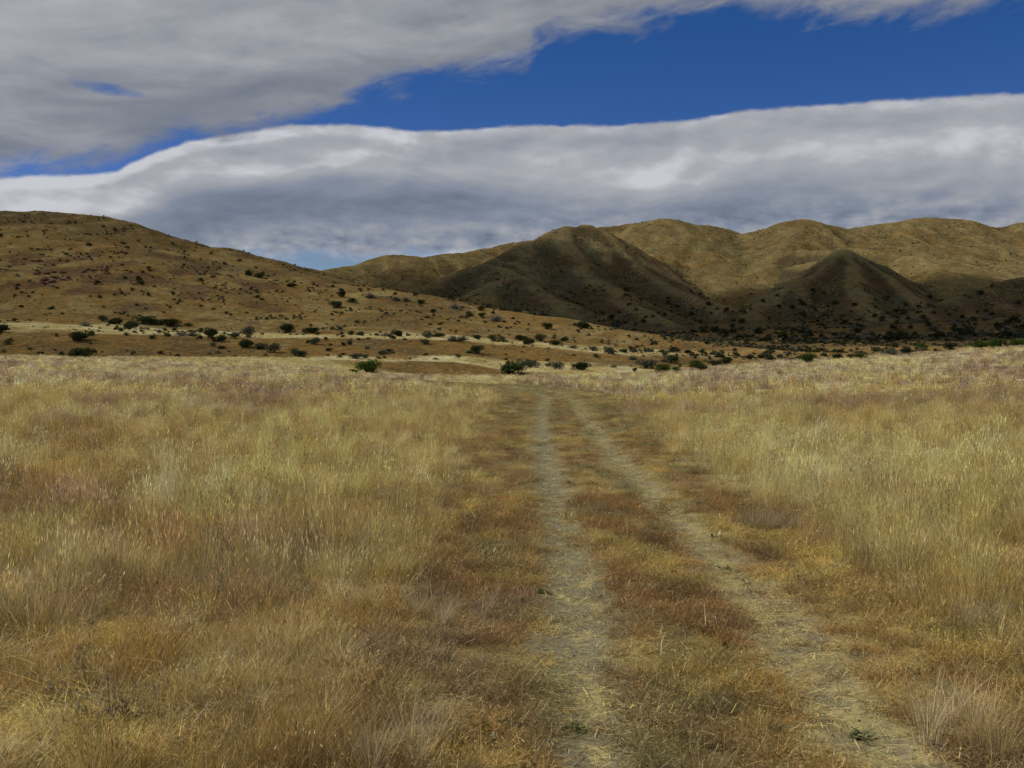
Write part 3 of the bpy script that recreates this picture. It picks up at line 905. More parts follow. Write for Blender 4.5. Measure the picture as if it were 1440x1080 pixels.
# ------------------------------------------------------------------ grass field
NEAR = [('tall', 1.0, 1.3)] * 5 + [('fine', 1.0, 1.35)] * 4 + [('seedy', 1.0, 1.35)] * 5 + [('short', 1.0, 1.35)] * 4 + [('litter', 1.0, 1.0)] * 2 + [('mat', 1, 1)] * 1 + [('weed', 1, 1)] * 2 + [('forb', 1, 1)] * 2
near_c = proto_collection('grass_kinds_near', [(k, tuft(k, w, d), M_GRASS) for k, w, d in NEAR])
FAR = [('tall', 3.2, .6)] * 4 + [('fine', 3.6, .45)] * 3 + [('seedy', 3.0, .7)] * 4 + [('short', 3.0, .6)] * 3
far_c = proto_collection('grass_kinds_far', [(k, tuft(k, w, d), M_GRASS) for k, w, d in FAR])
KI = {'tall': (0, 5), 'fine': (5, 4), 'seedy': (9, 5), 'short': (14, 4), 'litter': (18, 2), 'mat': (20, 1), 'weed': (21, 2), 'forb': (23, 2)}
KF = {'tall': (0, 4), 'fine': (4, 3), 'seedy': (7, 4), 'short': (11, 3)}

def wedge(n_, d0, d1, half=0.66, p=2.0):
    """random points in front of the viewer, even per area for p = 2"""
    u = rng.random(n_)
    d = (d0**p + u * (d1**p - d0**p)) ** (1 / p)
    t = (rng.random(n_) * 2 - 1) * half
    return d * t, d

def put_grass(name, n_, d0, d1, far, p, label, hs=1.0, ws=1.0):
    x, y = wedge(n_, d0, d1, p=p)
    tall, bare, col = cover(x, y)
    r = rng.random(len(x))
    o = track_off(x, y)
    keep = r > bare * .68
    edge = 108 + np.clip(np.abs(x - 5) / np.maximum(y, 1) * 90, 0, 60)
    keep &= y < edge
    # thin spots
    keep &= ~((fbm(x / 1.6, y / 2.4, 401, 3) > .42) & (rng.random(len(x)) < .6))
    x, y, tall, bare, col, o = x[keep], y[keep], tall[keep], bare[keep], col[keep], o[keep]
    n_ = len(x)
    K = KF if far else KI
    mau = sst(np.linalg.norm(col - MAUVE, axis=1), .16, .03)
    var = np.zeros(n_, int)
    r = rng.random(n_); r2 = rng.random(n_)
    fine_zone = fbm(x / 1.7, y / 2.3, 411, 3)
    kind = np.where(r < .26 + .65 * mau, 'seedy', np.where(fine_zone > .16, 'fine', 'tall'))
    kind = np.where(tall < rng.random(n_) * .75 + .05, 'short', kind)
    if not far:
        kind = np.where((bare > .3) & (r2 < .75), 'litter', kind)
        kind = np.where((tall < .3) & (r2 < .14), 'litter', kind)
        kind = np.where((tall < .5) & (r2 > .985), 'weed', kind)
        kind = np.where((tall > .6) & (r2 > .982), 'forb', kind)
        matz = sst(fbm(x / 1.4, y / 1.4, 421, 2) + .5 * np.exp(-((x + 2.5) / .7)**2 - ((y - 6.3) / .6)**2), .38, .5)
        kind = np.where((tall > .5) & (r2 < matz * .5), 'mat', kind)
    for k, (a, c) in K.items():
        s = kind == k
        var[s] = a + rng.integers(0, c, s.sum())
    hgt = hs * (.55 + .5 * tall) * (.75 + .5 * rng.random(n_)) * (1 + .35 * fbm(x / 2.2, y / 3, 431, 2))
    hol = sst(fbm(x / 1.3, y / 1.9, 441, 3) + .22 * sst(y, 8.5, 5) + .27 * sst(x, 0, -1) * sst(y, 12, 6), -.04, .30) * sst(y, 60, 30)
    cs_ = .24 + .012 * y
    clump = fbm(x / cs_, y / (cs_ * 1.3), 461, 2)
    hgt = hgt * (1.08 - .62 * hol) * np.clip(1 + 1.1 * clump, .35, 1.7)
    wd = np.ones(n_)
    col = col * np.clip(1 + 1.0 * clump, .5, 1.4)[:, None]  # tall clumps tinted lighter, low ones darker: light and shade put into tuft colour
    col = lerp(col, lerp(RUST * 1.1, MAUVE * .85, sst(fbm(x / 2, y / 3, 471, 2), .05, .4)), hol * .62)
    hgt = hgt * (1 - .35 * sst(y, 80, 100))
    hgt = np.where(kind == 'short', hs * (.45 + 1.2 * tall + .4 * rng.random(n_)) * (1 - .4 * bare), hgt)
    hgt = np.where(kind == 'litter', 1.0, hgt)
    hgt = np.where(kind == 'weed', .6 + .9 * rng.random(n_), hgt)
    wd = ws * (.8 + .5 * rng.random(n_))
    col = col * (.5 + .95 * rng.random((n_, 1))) * (1 + .10 * (rng.random((n_, 3)) - .5))
    # grass plants of other colours mixed in
    sw = rng.random(n_)
    col = np.where(((sw < .08) & (tall > .4))[:, None], PALE * .95, col)
    col = np.where(((sw > .66) & (tall > .4) & (y < 60))[:, None], GOLD * .9, col)
    col = np.where((sw > .93)[:, None], RUST * 1.1, col)
    col = np.where((kind == 'fine')[:, None], col * .72 + PALE * .24, col)
    col = np.where((kind == 'mat')[:, None], STRAW * 1.15, col)
    col = np.where((kind == 'litter')[:, None], lerp(STRAW, SOIL, rng.random(n_) * .8), col)
    col = np.where((kind == 'weed')[:, None], WEED * (.7 + .6 * rng.random((n_, 1))), col)
    col = np.where((kind == 'forb')[:, None], lerp(WEED * 1.1, MAUVE, rng.random(n_) * .7), col)
    z = height(x, y)
    # wind lean
    rot = np.stack([(rng.random(n_) - .5) * .35, (rng.random(n_) - .5) * .35 + .03, rng.random(n_) * 6.283], 1)
    scl = np.stack([wd, wd, hgt], 1)
    return scatter_object(name, np.stack([x, y, z], 1), rot, scl, var, np.clip(col, 0, .75), far_c if far else near_c, 'stuff', label)

put_grass('grass', 12500, 2.9, 13, False, 1.8, 'tall dry straw and rusty grass in the foreground on both sides of the track')
put_grass('grass', 17000, 13, 42, False, 1.7, 'straw and mauve dry grass in the middle of the field', 1.0, 1.35)
put_grass('grass', 25000, 42, 168, True, 1.55, 'pale dry grass covering the far field up to its edge', 1.0, 2.0)

x, y = wedge(16000, 104, 250, p=1.7)
edge = 106 + np.clip(np.abs(x - 5) / np.maximum(y, 1) * 90, 0, 60)
k = (y > edge) & (fbm(x / 5, y / 5, 451, 3) > -.15)
x, y = x[k], y[k]
gid_ = height(x, y, True)[1]
col = ground_col(x, y, gid_) * (.8 + 1.1 * rng.random((len(x), 1)) ** 1.5)
scatter_object('grass', np.stack([x, y, height(x, y)], 1), np.stack([np.zeros(len(x)), np.zeros(len(x)), rng.random(len(x)) * 6.28], 1),
               np.stack([2.2 + rng.random(len(x)) * 1.5] * 2 + [.5 + .5 * rng.random(len(x))], 1), rng.integers(0, 11, len(x)), np.clip(col, 0, .7), far_c, 'stuff',
               'thin short grass on the brown banks and terraces behind the field edge')

# ------------------------------------------------------------------ shrubs
def crown_buf(nleaf, seed, flat=1.0, lumps=9, leaf=.075, ragged=.12):
    rs = np.random.default_rng(seed)
    B = Buf()
    # lumps on a half-dome of unit width and unit height
    cs = []
    for k in range(lumps):
        a = rs.random() * 6.28; rad = rs.random() ** .6 * .3; zc_ = .14 + rs.random() * .5
        if k == 0: a, rad, zc_ = 0, 0, .45
        cs.append((math.cos(a) * rad, math.sin(a) * rad, zc_, .17 + rs.random() * .14))
    for k in range(nleaf):
        c = cs[rs.integers(len(cs))]
        d = rs.normal(size=3); d /= np.linalg.norm(d)
        if d[2] < -.5 and rs.random() < .5: d[2] *= -1
        rr_ = c[3] * (1 + rs.normal() * ragged) * (1 if rs.random() < .8 else rs.random())
        p = np.array([c[0], c[1], c[2]]) + d * rr_ * np.array([1, 1, .95])
        p[2] = max(p[2], .03 + rs.random() * .05)
        nrm = d * .7 + rs.normal(size=3) * .6; nrm /= np.linalg.norm(nrm)
        t1 = np.cross(nrm, rs.normal(size=3)); t1 /= np.linalg.norm(t1); t2 = np.cross(nrm, t1)
        L = leaf * (.6 + .8 * rs.random()); w = L * (.5 + .4 * rs.random())
        g = .7 + .6 * rs.random()
        p[2] = p[2] * .82 / .82; B.add([p - t1 * L / 2, p - t2 * w / 2, p + t1 * L / 2, p + t2 * w / 2], [[0, 1, 2, 3]], (g * (1 + .2 * rs.normal() * .5), g, g * (.9 + .2 * rs.random())))
    return B
def stem_buf(seed, nst=5, top=.5, w=.03):
    rs = np.random.default_rng(seed)
    B = Buf()
    for k in range(nst):
        a = rs.random() * 6.28; sp = .08 + rs.random() * .22; hh = top * (.8 + .4 * rs.random())
        pts = [np.array([.02 * math.cos(a), .02 * math.sin(a), -.06]), np.array([sp * .4 * math.cos(a), sp * .4 * math.sin(a), hh * .5]), np.array([sp * math.cos(a), sp * math.sin(a), hh])]
        V_ = []
        for t, p in enumerate(pts):
            ww = w * (1 - .35 * t)
            for q_ in range(4):
                b = q_ * math.pi / 2
                V_.append(p + np.array([math.cos(b), math.sin(b), 0]) * ww)
        F_ = [[4 * t + q_, 4 * t + (q_ + 1) % 4, 4 * t + 4 + (q_ + 1) % 4, 4 * t + 4 + q_] for t in range(2) for q_ in range(4)]
        g = .8 + .4 * rs.random()
        B.add(V_, F_, (g, g, g))
    return B
def twig_buf(seed, n_=150):
    rs = np.random.default_rng(seed)
    B = Buf()
    for k in range(n_):
        a = rs.random() * 6.28; tilt = rs.random() ** .7 * 1.25
        L = .35 + .3 * rs.random()
        p0 = np.array([rs.normal() * .03, rs.normal() * .03, 0])
        d = np.array([math.sin(tilt) * math.cos(a), math.sin(tilt) * math.sin(a), math.cos(tilt)])
        st = rs.random() * .55
        p = p0 + d * st * L * 1.4
        d2 = d + rs.normal(size=3) * .35; d2 /= np.linalg.norm(d2)
        e_ = p + d2 * L * .7
        e_[2] = max(e_[2], .03)
        s_ = np.cross(d2, rs.normal(size=3)); s_ /= np.linalg.norm(s_); w = .010 + .012 * rs.random()
        g = .7 + .6 * rs.random()
        B.add([p - s_ * w, p + s_ * w, e_ + s_ * w * .4, e_ - s_ * w * .4], [[0, 1, 2, 3]], (g, g, g))
    return B

M_BARK = leaf_material('shrub_bark', (.12, .095, .07), .0)
KIND_MAT = {
    'deep': leaf_material('deep_green_foliage', (.048, .078, .022), .2),
    'dark': leaf_material('dark_foliage', (.050, .062, .026), .15),
    'green': leaf_material('bright_foliage', (.068, .108, .022), .25),
    'grey': leaf_material('greygreen_foliage', (.095, .108, .070), .15),
    'bare': leaf_material('leafless_twigs', (.17, .155, .14), .0),
    'olive': leaf_material('olive_foliage', (.075, .08, .03), .15),
}
BIG = {}
for kd, nl, lf in (('deep', 1600, .075), ('dark', 1300, .095), ('green', 1500, .075), ('grey', 950, .085), ('olive', 950, .09)):
    BIG[kd] = [(crown_buf(nl, 500 + i_ * 7 + len(kd), leaf=lf, ragged=.12 if kd == 'dark' else .2).mesh('crown', KIND_MAT[kd]), stem_buf(600 + i_).mesh('stem', M_BARK)) for i_ in range(3)]
BIG['bare'] = [(twig_buf(700 + i_, 260).mesh('twigs', KIND_MAT['bare']), stem_buf(720 + i_, 6, .4, .02).mesh('stem', KIND_MAT['bare'])) for i_ in range(3)]

def shrub(px, py, wpx, hfac, kd, label, name='shrub', group=None, dmin=0):
    x, y, z = at(px, py, dmin)
    w = wpx * y / 1400
    root = bpy.data.objects.new(name, None); COL.objects.link(root)
    root.empty_display_size = .2
    root.location = (x, y, z - .03 * w)
    root.rotation_euler = (0, 0, random.uniform(0, 6.28))
    s = w / .92
    root.scale = (s, s * random.uniform(.85, 1.1), w * hfac / .82)
    cm, sm = BIG[kd][random.randrange(3)]
    for nm, me in (('crown' if kd != 'bare' else 'twigs', cm), ('stem', sm)):
        o = bpy.data.objects.new(nm, me); COL.objects.link(o); o.parent = root
    set_kind(root, None, label, 'shrub', group)
    return root

S = [
 (518, 526, 45, .46, 'green', 'bright green spreading shrub just behind the field edge, left of the track'),
 (499, 526, 16, .45, 'green', 'small green shrub touching the left side of the bright spreading shrub'),
 (720, 526, 38, .50, 'deep', 'dark green dense round shrub just behind the field where the track ends'),
 (930, 525, 24, .5, 'green', 'ragged bright green shrub at the field edge right of the dark round shrub'),
 (951, 525, 13, .6, 'green', 'small upright green shrub right beside the ragged bright green one'),
 (1135, 510, 29, .48, 'green', 'rounded bright green shrub rising over the right field edge'),
 (118, 503, 36, .42, 'dark', 'wide dark mound shrub at the far edge of the left field'),
 (111, 480, 28, .55, 'dark', 'dark round shrub on the brown bank straight above the wide mound shrub'),
 (3, 467, 22, .5, 'dark', 'dark shrub cut by the left edge of the picture on the pale terrace'),
 (121, 459, 15, .6, 'bare', 'grey leafless shrub on the pale terrace, leftmost of the hedge row'),
 (145, 452, 15, .6, 'grey', 'grey-green shrub at the foot of the left hill beside the grey leafless one'),
 (162, 456, 21, .45, 'dark', 'dark low shrub at the left end of the hedge row below the hill'),
 (184, 463, 21, .6, 'dark', 'dark shrub with visible stem standing forward of the hedge row'),
 (205, 456, 30, .4, 'dark', 'long dark shrub in the middle of the hedge row'),
 (224, 457, 22, .38, 'dark', 'low dark shrub joining the middle and right end of the hedge row'),
 (242, 459, 25, .45, 'dark', 'dark shrub closing the right end of the hedge row'),
 (267, 459, 14, .35, 'olive', 'small olive shrub just right of the hedge row'),
 (256, 472, 18, .45, 'bare', 'left one of two pale leafless shrubs on the terrace lip'),
 (271, 473, 18, .5, 'bare', 'right one of two pale leafless shrubs on the terrace lip'),
 (297, 475, 21, .7, 'dark', 'tall dark green shrub right of the two pale leafless shrubs'),
 (311, 481, 15, .7, 'dark', 'small dark shrub lower right of the tall dark green one'),
 (331, 476, 15, .6, 'grey', 'small grey-green shrub left of the stacked pair on the bank'),
 (349, 475, 20, .8, 'grey', 'tall grey-green shrub rising behind the dark one on the bank'),
 (346, 489, 21, .6, 'dark', 'dark shrub in front of the tall grey-green one on the bank'),
 (367, 491, 20, .5, 'grey', 'grey-green shrub in the middle of the trio on the left bank'),
 (386, 496, 19, .75, 'grey', 'rounded grey-green shrub at the right end of the trio on the bank'),
 (403, 468, 22, .55, 'dark', 'dark tree-like shrub standing on the terrace line below the left hill'),
 (438, 468, 24, .35, 'dark', 'flat dark shrub on the terrace line right of the tree-like one'),
 (443, 485, 15, .75, 'grey', 'lone round grey-green shrub midway up the bank with a shadow beneath'),
 (415, 501, 16, .75, 'grey', 'left one of a grey-green pair near the top of the left field'),
 (424, 503, 14, .7, 'dark', 'right darker one of a pair near the top of the left field'),
 (463, 494, 9, .5, 'dark', 'tiny dark shrub alone on the bank above the flat grey-green one'),
 (501, 505, 21, .4, 'grey', 'flat grey-green shrub at the bank foot above the bright green shrub'),
 (540, 498, 13, .55, 'grey', 'small grey shrub on the bank upper right of the bright green shrub'),
 (473, 433, 18, .55, 'dark', 'dark oval shrub halfway up the spur of the left hill'),
 (410, 404, 14, .45, 'dark', 'dark shrub high on the left hill below its right skyline'),
 (365, 391, 14, .45, 'dark', 'dark shrub high on the left hill, right one of two close together'),
 (351, 388, 11, .6, 'dark', 'smaller dark shrub high on the left hill, left one of two'),
 (482, 418, 10, 1.0, 'dark', 'narrow dark shrub near the crest of the spur'),
 (497, 426, 17, .4, 'olive', 'flat olive shrub just below the crest of the spur'),
 (521, 419, 16, .55, 'bare', 'bluish leafless shrub near the crest of the spur at its upper end'),
 (495, 471, 12, .5, 'olive', 'left one of two olive shrubs on the terrace line, centre left'),
 (507, 472, 12, .5, 'dark', 'right one of two shrubs on the terrace line, centre left'),
 (543, 473, 15, .5, 'bare', 'bluish leafless shrub touching a green one on the terrace line'),
 (560, 473, 18, .55, 'dark', 'green-black shrub with a leafless one at its left side'),
 (600, 475, 16, .5, 'grey', 'grey-green shrub left one of two on the terrace line at centre'),
 (617, 474, 18, .35, 'dark', 'low dark shrub right one of two on the terrace line at centre'),
 (598, 484, 16, .55, 'grey', 'grey-green shrub just below the terrace line at centre'),
 (637, 480, 18, .6, 'bare', 'left half of a leafless grey thicket on the terrace line'),
 (650, 479, 18, .5, 'bare', 'right half of a leafless grey thicket on the terrace line'),
 (671, 477, 14, .5, 'dark', 'small dark shrub right of the leafless grey thicket'),
 (693, 478, 16, .5, 'olive', 'olive shrub in the middle of the terrace line above the dark round shrub'),
 (706, 478, 14, .45, 'grey', 'grey-green shrub closing the terrace line above the dark round shrub'),
 (670, 497, 19, .6, 'dark', 'dark pointed shrub alone on the bank, upper left of the dark round shrub'),
 (731, 479, 17, .5, 'dark', 'left one of three dark shrubs above the dark round shrub'),
 (743, 485, 17, .6, 'dark', 'lowest one of three dark shrubs above the dark round shrub'),
 (759, 480, 16, .6, 'olive', 'right one of three shrubs above the dark round shrub'),
 (592, 428, 11, .6, 'dark', 'small dark shrub near the crest in the middle of the spur'),
 (609, 440, 9, .6, 'dark', 'small dark shrub just below the crest in the middle of the spur'),
 (640, 434, 16, .5, 'bare', 'bluish leafless shrub on the pale crest of the spur'),
 (675, 437, 14, .45, 'olive', 'olive shrub on the crest of the spur against the dark hill'),
 (698, 452, 22, .6, 'bare', 'large bluish leafless shrub below the crest of the spur'),
 (677, 447, 11, .7, 'olive', 'small olive shrub left of the large bluish leafless one'),
 (770, 463, 15, .6, 'dark', 'round dark shrub alone on the yellow part of the spur'),
 (820, 461, 21, .45, 'dark', 'dark shrub on the spur crest right of the lone round one'),
 (793, 480, 13, .5, 'dark', 'small dark shrub low on the yellow end of the spur'),
 (782, 486, 20, .4, 'dark', 'flat dark shrub below the yellow end of the spur'),
 (806, 490, 18, .4, 'bare', 'grey leafless shrub right of the flat dark one'),
 (834, 494, 15, .55, 'grey', 'left one of a pair of grey-green shrubs under the spur end'),
 (857, 498, 13, .8, 'grey', 'right rounder one of a pair of grey-green shrubs under the spur end'),
 (890, 506, 17, .45, 'bare', 'low leafless shrub on the lower bank right of centre'),
 (745, 517, 30, .35, 'grey', 'long grey-green shrub right behind the dark round shrub'),
 (781, 519, 27, .42, 'grey', 'grey-green shrub left one of two on the lower bank'),
 (816, 521, 28, .42, 'dark', 'dark shrub right one of two on the lower bank'),
 (945, 511, 19, .65, 'dark', 'tall dark shrub on the lower bank with leafless branches at its left'),
 (934, 509, 14, .5, 'bare', 'leafless shrub leaning against the tall dark one'),
 (908, 518, 32, .42, 'grey', 'wide grey-green shrub on the lower bank left of the tall dark one'),
 (935, 518, 20, .35, 'olive', 'low olive shrub in front of the tall dark one'),
 (977, 518, 19, .6, 'green', 'green shrub left one of two joined on the lower bank'),
 (987, 521, 17, .5, 'dark', 'dark green shrub right one of two joined on the lower bank'),
 (1006, 515, 17, .5, 'dark', 'dark shrub left one of the pair nearest the right field edge'),
 (1021, 514, 17, .75, 'dark', 'taller dark shrub right one of the pair nearest the right field edge'),
 (1176, 505, 16, .5, 'dark', 'dark shrub right of the rounded bright green one'),
 (1196, 504, 16, .4, 'olive', 'low olive shrub between the dark and green ones at the right field edge'),
 (1210, 504, 20, .4, 'green', 'low green shrub behind the right field edge'),
 (1250, 500, 24, .38, 'grey', 'grey-green shrub behind the right field edge, left of a dark one'),
 (1273, 499, 19, .55, 'dark', 'dark shrub behind the right field edge, right of a grey-green one'),
 (1294, 493, 20, .5, 'green', 'mid green shrub at the left end of the green row at right'),
 (1335, 491, 18, .5, 'dark', 'dark shrub between the two ends of the green row at right'),
 (1375, 491, 26, .45, 'green', 'green shrub in the middle of the row at right'),
 (1400, 489, 28, .45, 'green', 'wide green shrub in the row at right'),
 (1428, 487, 28, .42, 'green', 'green shrub at the right end of the row, by the picture edge'),
]
for s_ in S:
    shrub(*s_[:6], dmin=95)

# --- many small ones without parts
SMALL = {}
for kd in ('dark', 'grey', 'olive'):
    SMALL[kd] = [crown_buf(190, 800 + i_ + 10 * len(kd), leaf=.19, lumps=6, ragged=.16).mesh('shrub', KIND_MAT[kd]) for i_ in range(4)]
SMALL['bare'] = [twig_buf(820 + i_, 110).mesh('shrub', KIND_MAT['bare']) for i_ in range(3)]

def small_shrub(x, y, w, h, kd, label, group):
    o = bpy.data.objects.new('shrub', random.choice(SMALL[kd])); COL.objects.link(o)
    o.location = (x, y, hz(x, y) - .04 * h)
    o.scale = (w, w * random.uniform(.8, 1.2), h)
    o.rotation_euler = (0, 0, random.uniform(0, 6.28))
    set_kind(o, None, label, 'shrub', group)

# valley floor in cloud shade: seen positions spread over x 640..1440, y 405..482
cand = []
tries = 0
while len(cand) < 150 and tries < 4000:
    tries += 1
    px = random.uniform(850, 1460); py = 486 - abs(random.gauss(0, 1)) * 34
    if py < 400: continue
    dens = .5 + .8 * float(fbm(np.array([px / 60.]), np.array([py / 12.]), 3, 2)[0])
    if random.random() > dens: continue
    if px < 1000 and py > 470: continue
    x, y, z = at(px, py, 400)
    if y < 420 or y > 1300: continue
    if any(abs(px - a[5]) < 9 and abs(py - a[6]) < 3 for a in cand): continue
    w = random.uniform(3.5, 8.0)
    cand.append((x, y, w, w * random.uniform(.5, .8), random.choice(['dark', 'dark', 'dark', 'grey', 'olive', 'bare']), px, py))
KW = {'dark': 'dark', 'grey': 'grey-green', 'olive': 'olive', 'bare': 'leafless'}
for c in cand:
    small_shrub(*c[:5], '%s %s shrub in the shaded valley, %s, %s' % ('broad' if c[2] > 6 else 'middling' if c[2] > 4.7 else 'small', KW[c[4]],
                'below the dark middle peak' if c[5] < 1040 else 'below the pyramid hill' if c[5] < 1280 else 'towards the right edge', 'low on the flat' if c[6] > 462 else 'at the slope foot' if c[6] > 440 else 'up on the slopes'), 'shrubs on the shaded valley floor')
# left hill, spur and bank
cnt = 0; tries = 0
while cnt < 150 and tries < 4000:
    tries += 1
    px = random.uniform(-60, 1000); py = random.uniform(300, 505)
    x, y, z = at(px, py, 185)
    if y > 620 or y < 190: continue
    if float(fbm(np.array([x / 40.]), np.array([y / 40.]), 6, 2)[0]) < random.uniform(-.5, .2): continue
    w = random.uniform(.9, 2.2) * (1 + .4 * (y > 350))
    kd = random.choice(['dark', 'dark', 'olive', 'olive', 'grey'])
    small_shrub(x, y, w, w * random.uniform(.45, .75), kd,
                '%s %s shrub %s, %s' % ('larger' if w > 2.2 else 'little' if w > 1.5 else 'tiny', KW[kd],
                'on the brown bank' if y < 235 else 'on the lower hill slope' if y < 330 else 'on the mid hill' if y < 430 else 'high on the hill',
                'far left' if px < 200 else 'left of the bright green shrub' if px < 480 else 'between the two big shrubs' if px < 720 else 'right of the dark round shrub'), 'small shrubs dotted over the left hill')
    cnt += 1

# the rest, too many to count
def brush(name, xs, ys, w0, w1, label, seed):
    items = [('dark', crown_buf(80, 900 + i_, leaf=.26, lumps=5, ragged=.2), M_BRUSH) for i_ in range(4)]
    c = proto_collection(name + '_kinds', items)
    n_ = len(xs)
    rs = np.random.default_rng(seed)
    w = w0 + (w1 - w0) * rs.random(n_) ** 2
    col = np.array([.055, .058, .028]) * (.7 + .8 * rs.random((n_, 1)))
    g = rs.random(n_)
    col = np.where((g < .25)[:, None], np.array([.12, .12, .08]), col)
    col = np.where((g > .88)[:, None], np.array([.26, .21, .09]), col)
    h = w * (.4 + .4 * rs.random(n_))
    z = height(xs, ys) - h * .05
    rot = np.stack([np.zeros(n_), np.zeros(n_), rs.random(n_) * 6.28], 1)
    return scatter_object(name, np.stack([xs, ys, z], 1), rot, np.stack([w, w, h], 1), rs.integers(0, 4, n_), col, c, 'stuff', label)
def pts_in(n_, x0, x1, y0, y1, thr, sc, seed):
    rs = np.random.default_rng(seed)
    y = y0 + (y1 - y0) * rs.random(n_)
    x = (x0 + (x1 - x0) * rs.random(n_)) * y
    ee = 5.0 if y1 < 600 else 12.0
    cv = np.clip((height(x + ee, y) + height(x - ee, y) - 2 * height(x, y)) / ee * 2.2, -1, 1)
    k = fbm(x / sc, y / sc, seed, 3) + .5 * cv > thr + rs.normal(size=n_) * .18
    return x[k], y[k]
x, y = pts_in(17000, -.62, .3, 188, 560, .14, 22, 41)
k = (y > 300) | (rng.random(len(y)) < .45)
x, y = x[k], y[k]
brush('low_brush', x, y, .3, 1.9, 'countless low dark plants and tussocks speckling the left hill and bank', 1)
x, y = pts_in(3200, .10, .62, 235, 430, .0, 18, 47)
brush('low_brush', x, y, .5, 3.0, 'low grey-green scrub on the brown ground between the right field edge and valley', 4)
x, y = pts_in(8000, -.1, .62, 400, 1050, .05, 50, 42)
brush('low_brush', x, y, 1.0, 5.0, 'dense dark brush filling the shaded valley below the far hills', 2)
x, y = pts_in(10000, -.25, .62, 900, 1700, .12, 60, 43)
brush('low_brush', x, y, 1.0, 3.6, 'tiny scattered brush on the far range', 3)

# ------------------------------------------------------------------ rocks on the left hill
def rock_mesh(seed):
    rs = np.random.default_rng(seed)
    import bmesh
    bm = bmesh.new()
    bmesh.ops.create_icosphere(bm, subdivisions=2, radius=.5)
    d = rs.normal(size=(7, 3)); d /= np.linalg.norm(d, axis=1)[:, None]
    for v in bm.verts:
        p = np.array(v.co)
        for k in range(7):
            t = p @ d[k] - (.28 + .03 * k)
            if t > 0: p = p - d[k] * t
        v.co = p * (1 + rs.normal() * .04)
    me = bpy.data.meshes.new('rock'); bm.to_mesh(me); bm.free()
    return me
m_rock, q = new_mat('reddish_rock')
geo = q.new('ShaderNodeNewGeometry')
c = mixc(q.noise(geo.outputs['Position'], .9, 6, .6), (.06, .036, .025), (.15, .09, .06), nn=q)
df = q.new('ShaderNodeBsdfDiffuse'); q.link(c, df.inputs['Color'])
out = q.new('ShaderNodeOutputMaterial'); q.link(df.outputs[0], out.inputs['Surface'])
NMO = {75: 'leftmost in the dark band', 150: 'mid dark band', 40: 'highest at the left edge', 170: 'above the dark band', 330: 'towards the right skyline slope', 60: 'lowest near the left edge'}
rocks = [rock_mesh(s) for s in range(5)]
for r in rocks: r.materials.append(m_rock)
for cx, cy, sx, sy, n_ in ((75, 388, 30, 7, 16), (150, 380, 22, 6, 12), (40, 372, 26, 5, 8), (170, 355, 20, 4, 7), (330, 385, 30, 8, 6), (60, 398, 18, 4, 6)):
    for k in range(n_):
        x, y, z = at(cx + random.gauss(0, sx * .6), cy + random.gauss(0, sy * .6), 200)
        if y > 600: continue
        o = bpy.data.objects.new('rock', random.choice(rocks)); COL.objects.link(o)
        s = random.uniform(1.0, 3.2)
        o.location = (x, y, z + s * .05); o.scale = (s, s * random.uniform(.6, 1), s * random.uniform(.4, .7))
        o.rotation_euler = (random.uniform(-.3, .3), random.uniform(-.3, .3), random.uniform(0, 6.28))
        set_kind(o, None, '%s reddish rock on the left hill, %s' % ('large' if s > 2.3 else 'small', NMO[cx]), 'rock', 'rocks cropping out on the left hill')

# ------------------------------------------------------------------ gravel and clods in the ruts
peb = bpy.data.collections.new('pebble_kinds')
for k in range(4):
    me = rock_mesh(20 + k); me.name = 'pebble'
    me.attributes.new('tint', 'FLOAT_COLOR', 'POINT').data.foreach_set('color', np.ones(len(me.vertices) * 4, np.float32))
    me.materials.append(M_BRUSH)
    peb.objects.link(bpy.data.objects.new('%s_pebble' % chr(97 + k), me))
x, y = wedge(26000, 3.2, 26, p=1.5)
ba = cover(x, y)[1]
k = rng.random(len(x)) < ba * .9
x, y = x[k], y[k]
sz = .006 + .022 * rng.random(len(x)) ** 4 + .0004 * y
scatter_object('gravel', np.stack([x, y, height(x, y)], 1), rng.random((len(x), 3)) * 6.28, np.stack([sz, sz * .8, sz * .6], 1), rng.integers(0, 4, len(x)),
               np.clip(SOIL * (.55 + .9 * rng.random((len(x), 1))), 0, .6), peb, 'stuff', 'fine gravel and clods lying in the two wheel ruts')

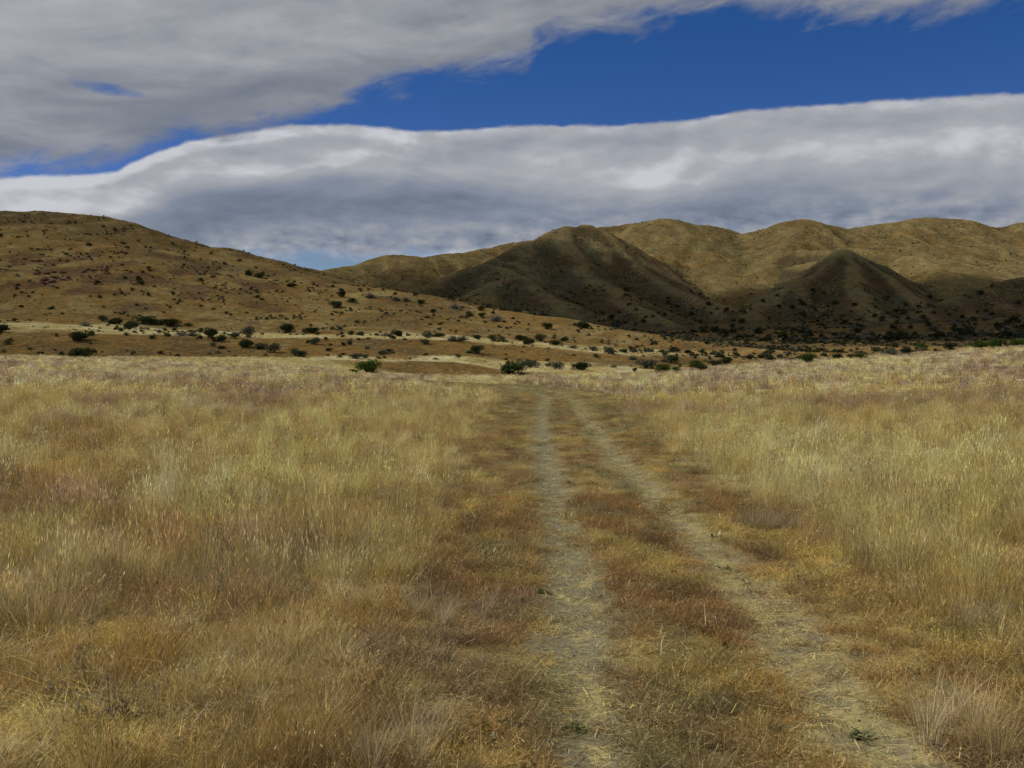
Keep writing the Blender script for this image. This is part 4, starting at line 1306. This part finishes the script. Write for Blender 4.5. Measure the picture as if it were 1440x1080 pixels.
# ------------------------------------------------------------------ single tussocks and weeds in the foreground
def own_tint(mat_name, colr, trans=.35):
    return leaf_material(mat_name, colr, trans)
M_T = own_tint('pale_tussock_blades', (.60, .50, .31))
M_TG = own_tint('gold_tussock_blades', (.45, .34, .15))
M_S = own_tint('dark_stalks', (.26, .21, .12), .3)
M_W = own_tint('green_weed_leaves', (.10, .13, .06), .3)
def tussock(px, py, w, h, mat, label, kind='fine', name='grass_tussock', cat='tussock', n_=5):
    x, y, z = at(px, py)
    B = Buf()
    for k in range(n_):
        b = tuft(kind, 1.1, 1.3)
        ox, oy = random.gauss(0, w * .22), random.gauss(0, w * .22)
        base = B.n
        v = np.concatenate(b.v); v = v * np.array([1, 1, h / .42]) + np.array([ox, oy, 0])
        B.add(v, np.concatenate([f for f in b.f]), np.concatenate(b.c))
    o = bpy.data.objects.new(name, B.mesh(name, mat)); COL.objects.link(o)
    o.location = (x, y, z)
    set_kind(o, None, label, cat)
T = [
 (560, 1060, .42, .42, M_T, 'pale feathery tussock at the bottom left of the left rut'),
 (400, 1070, .5, .44, M_TG, 'tall golden tussock at the bottom edge, left of the pale feathery one'),
 (520, 800, .55, .40, M_T, 'straw-white tussock left of the track beside reddish grass'),
 (620, 880, .5, .36, M_T, 'leaning pale tussock close to the left side of the track'),
 (745, 775, .22, .26, M_TG, 'small upright golden tussock on the left lip of the left rut'),
 (1365, 890, .45, .36, M_T, 'pale round tussock right of the track among rusty grass'),
 (1350, 1050, .55, .40, M_T, 'large pale tussock at the bottom right beside the right rut'),
 (1410, 1075, .4, .42, M_TG, 'golden tussock in the bottom right corner'),
 (1090, 745, .6, .38, M_T, 'bright straw tussock on the right edge of the track'),
 (1250, 740, .8, .42, M_T, 'broad bright straw tussock well right of the track'),
 (760, 470 + 108, .3, .25, M_T, 'tiny pale tussock between the ruts far up the track'),
 (40, 880, .5, .34, M_T, 'flattened pale straw tussock at the left edge of the foreground'),
 (1020, 640, 1.0, .42, M_T, 'yellow-white tussock clump beside the track further off at right'),
 (640, 660, .9, .42, M_T, 'pale tussock clump left of the track further off'),
]
for t in T: tussock(*t)
for (px, py, w, h, lab) in [(95, 985, .16, .42, 'upright dead stalks in the left foreground grass'),
                            (165, 1030, .14, .36, 'bunch of dead stalks lower right of the tall dead stalks'),
                            (80, 690, .3, .34, 'bunch of grey weed stalks at the far left of the field')]:
    tussock(px, py, w, h * .85, M_S, lab, 'forb', 'dead_stalks', 'weed', 1)
for (px, py, lab) in [(811, 1032, 'small dark green weed on the left edge of the left rut'),
                      (716, 1024, 'small grey-green weed in short grass left of the left rut'),
                      (1213, 1043, 'tiny green rosette weed in the right rut'),
                      (766, 838, 'green weed patch beside the left rut further up'),
                      (978, 876, 'flat green weed between the two ruts')]:
    tussock(px, py, .05, .26, M_W, lab, 'weed', 'weed', 'weed', 5)

print('objects', len(bpy.data.objects))
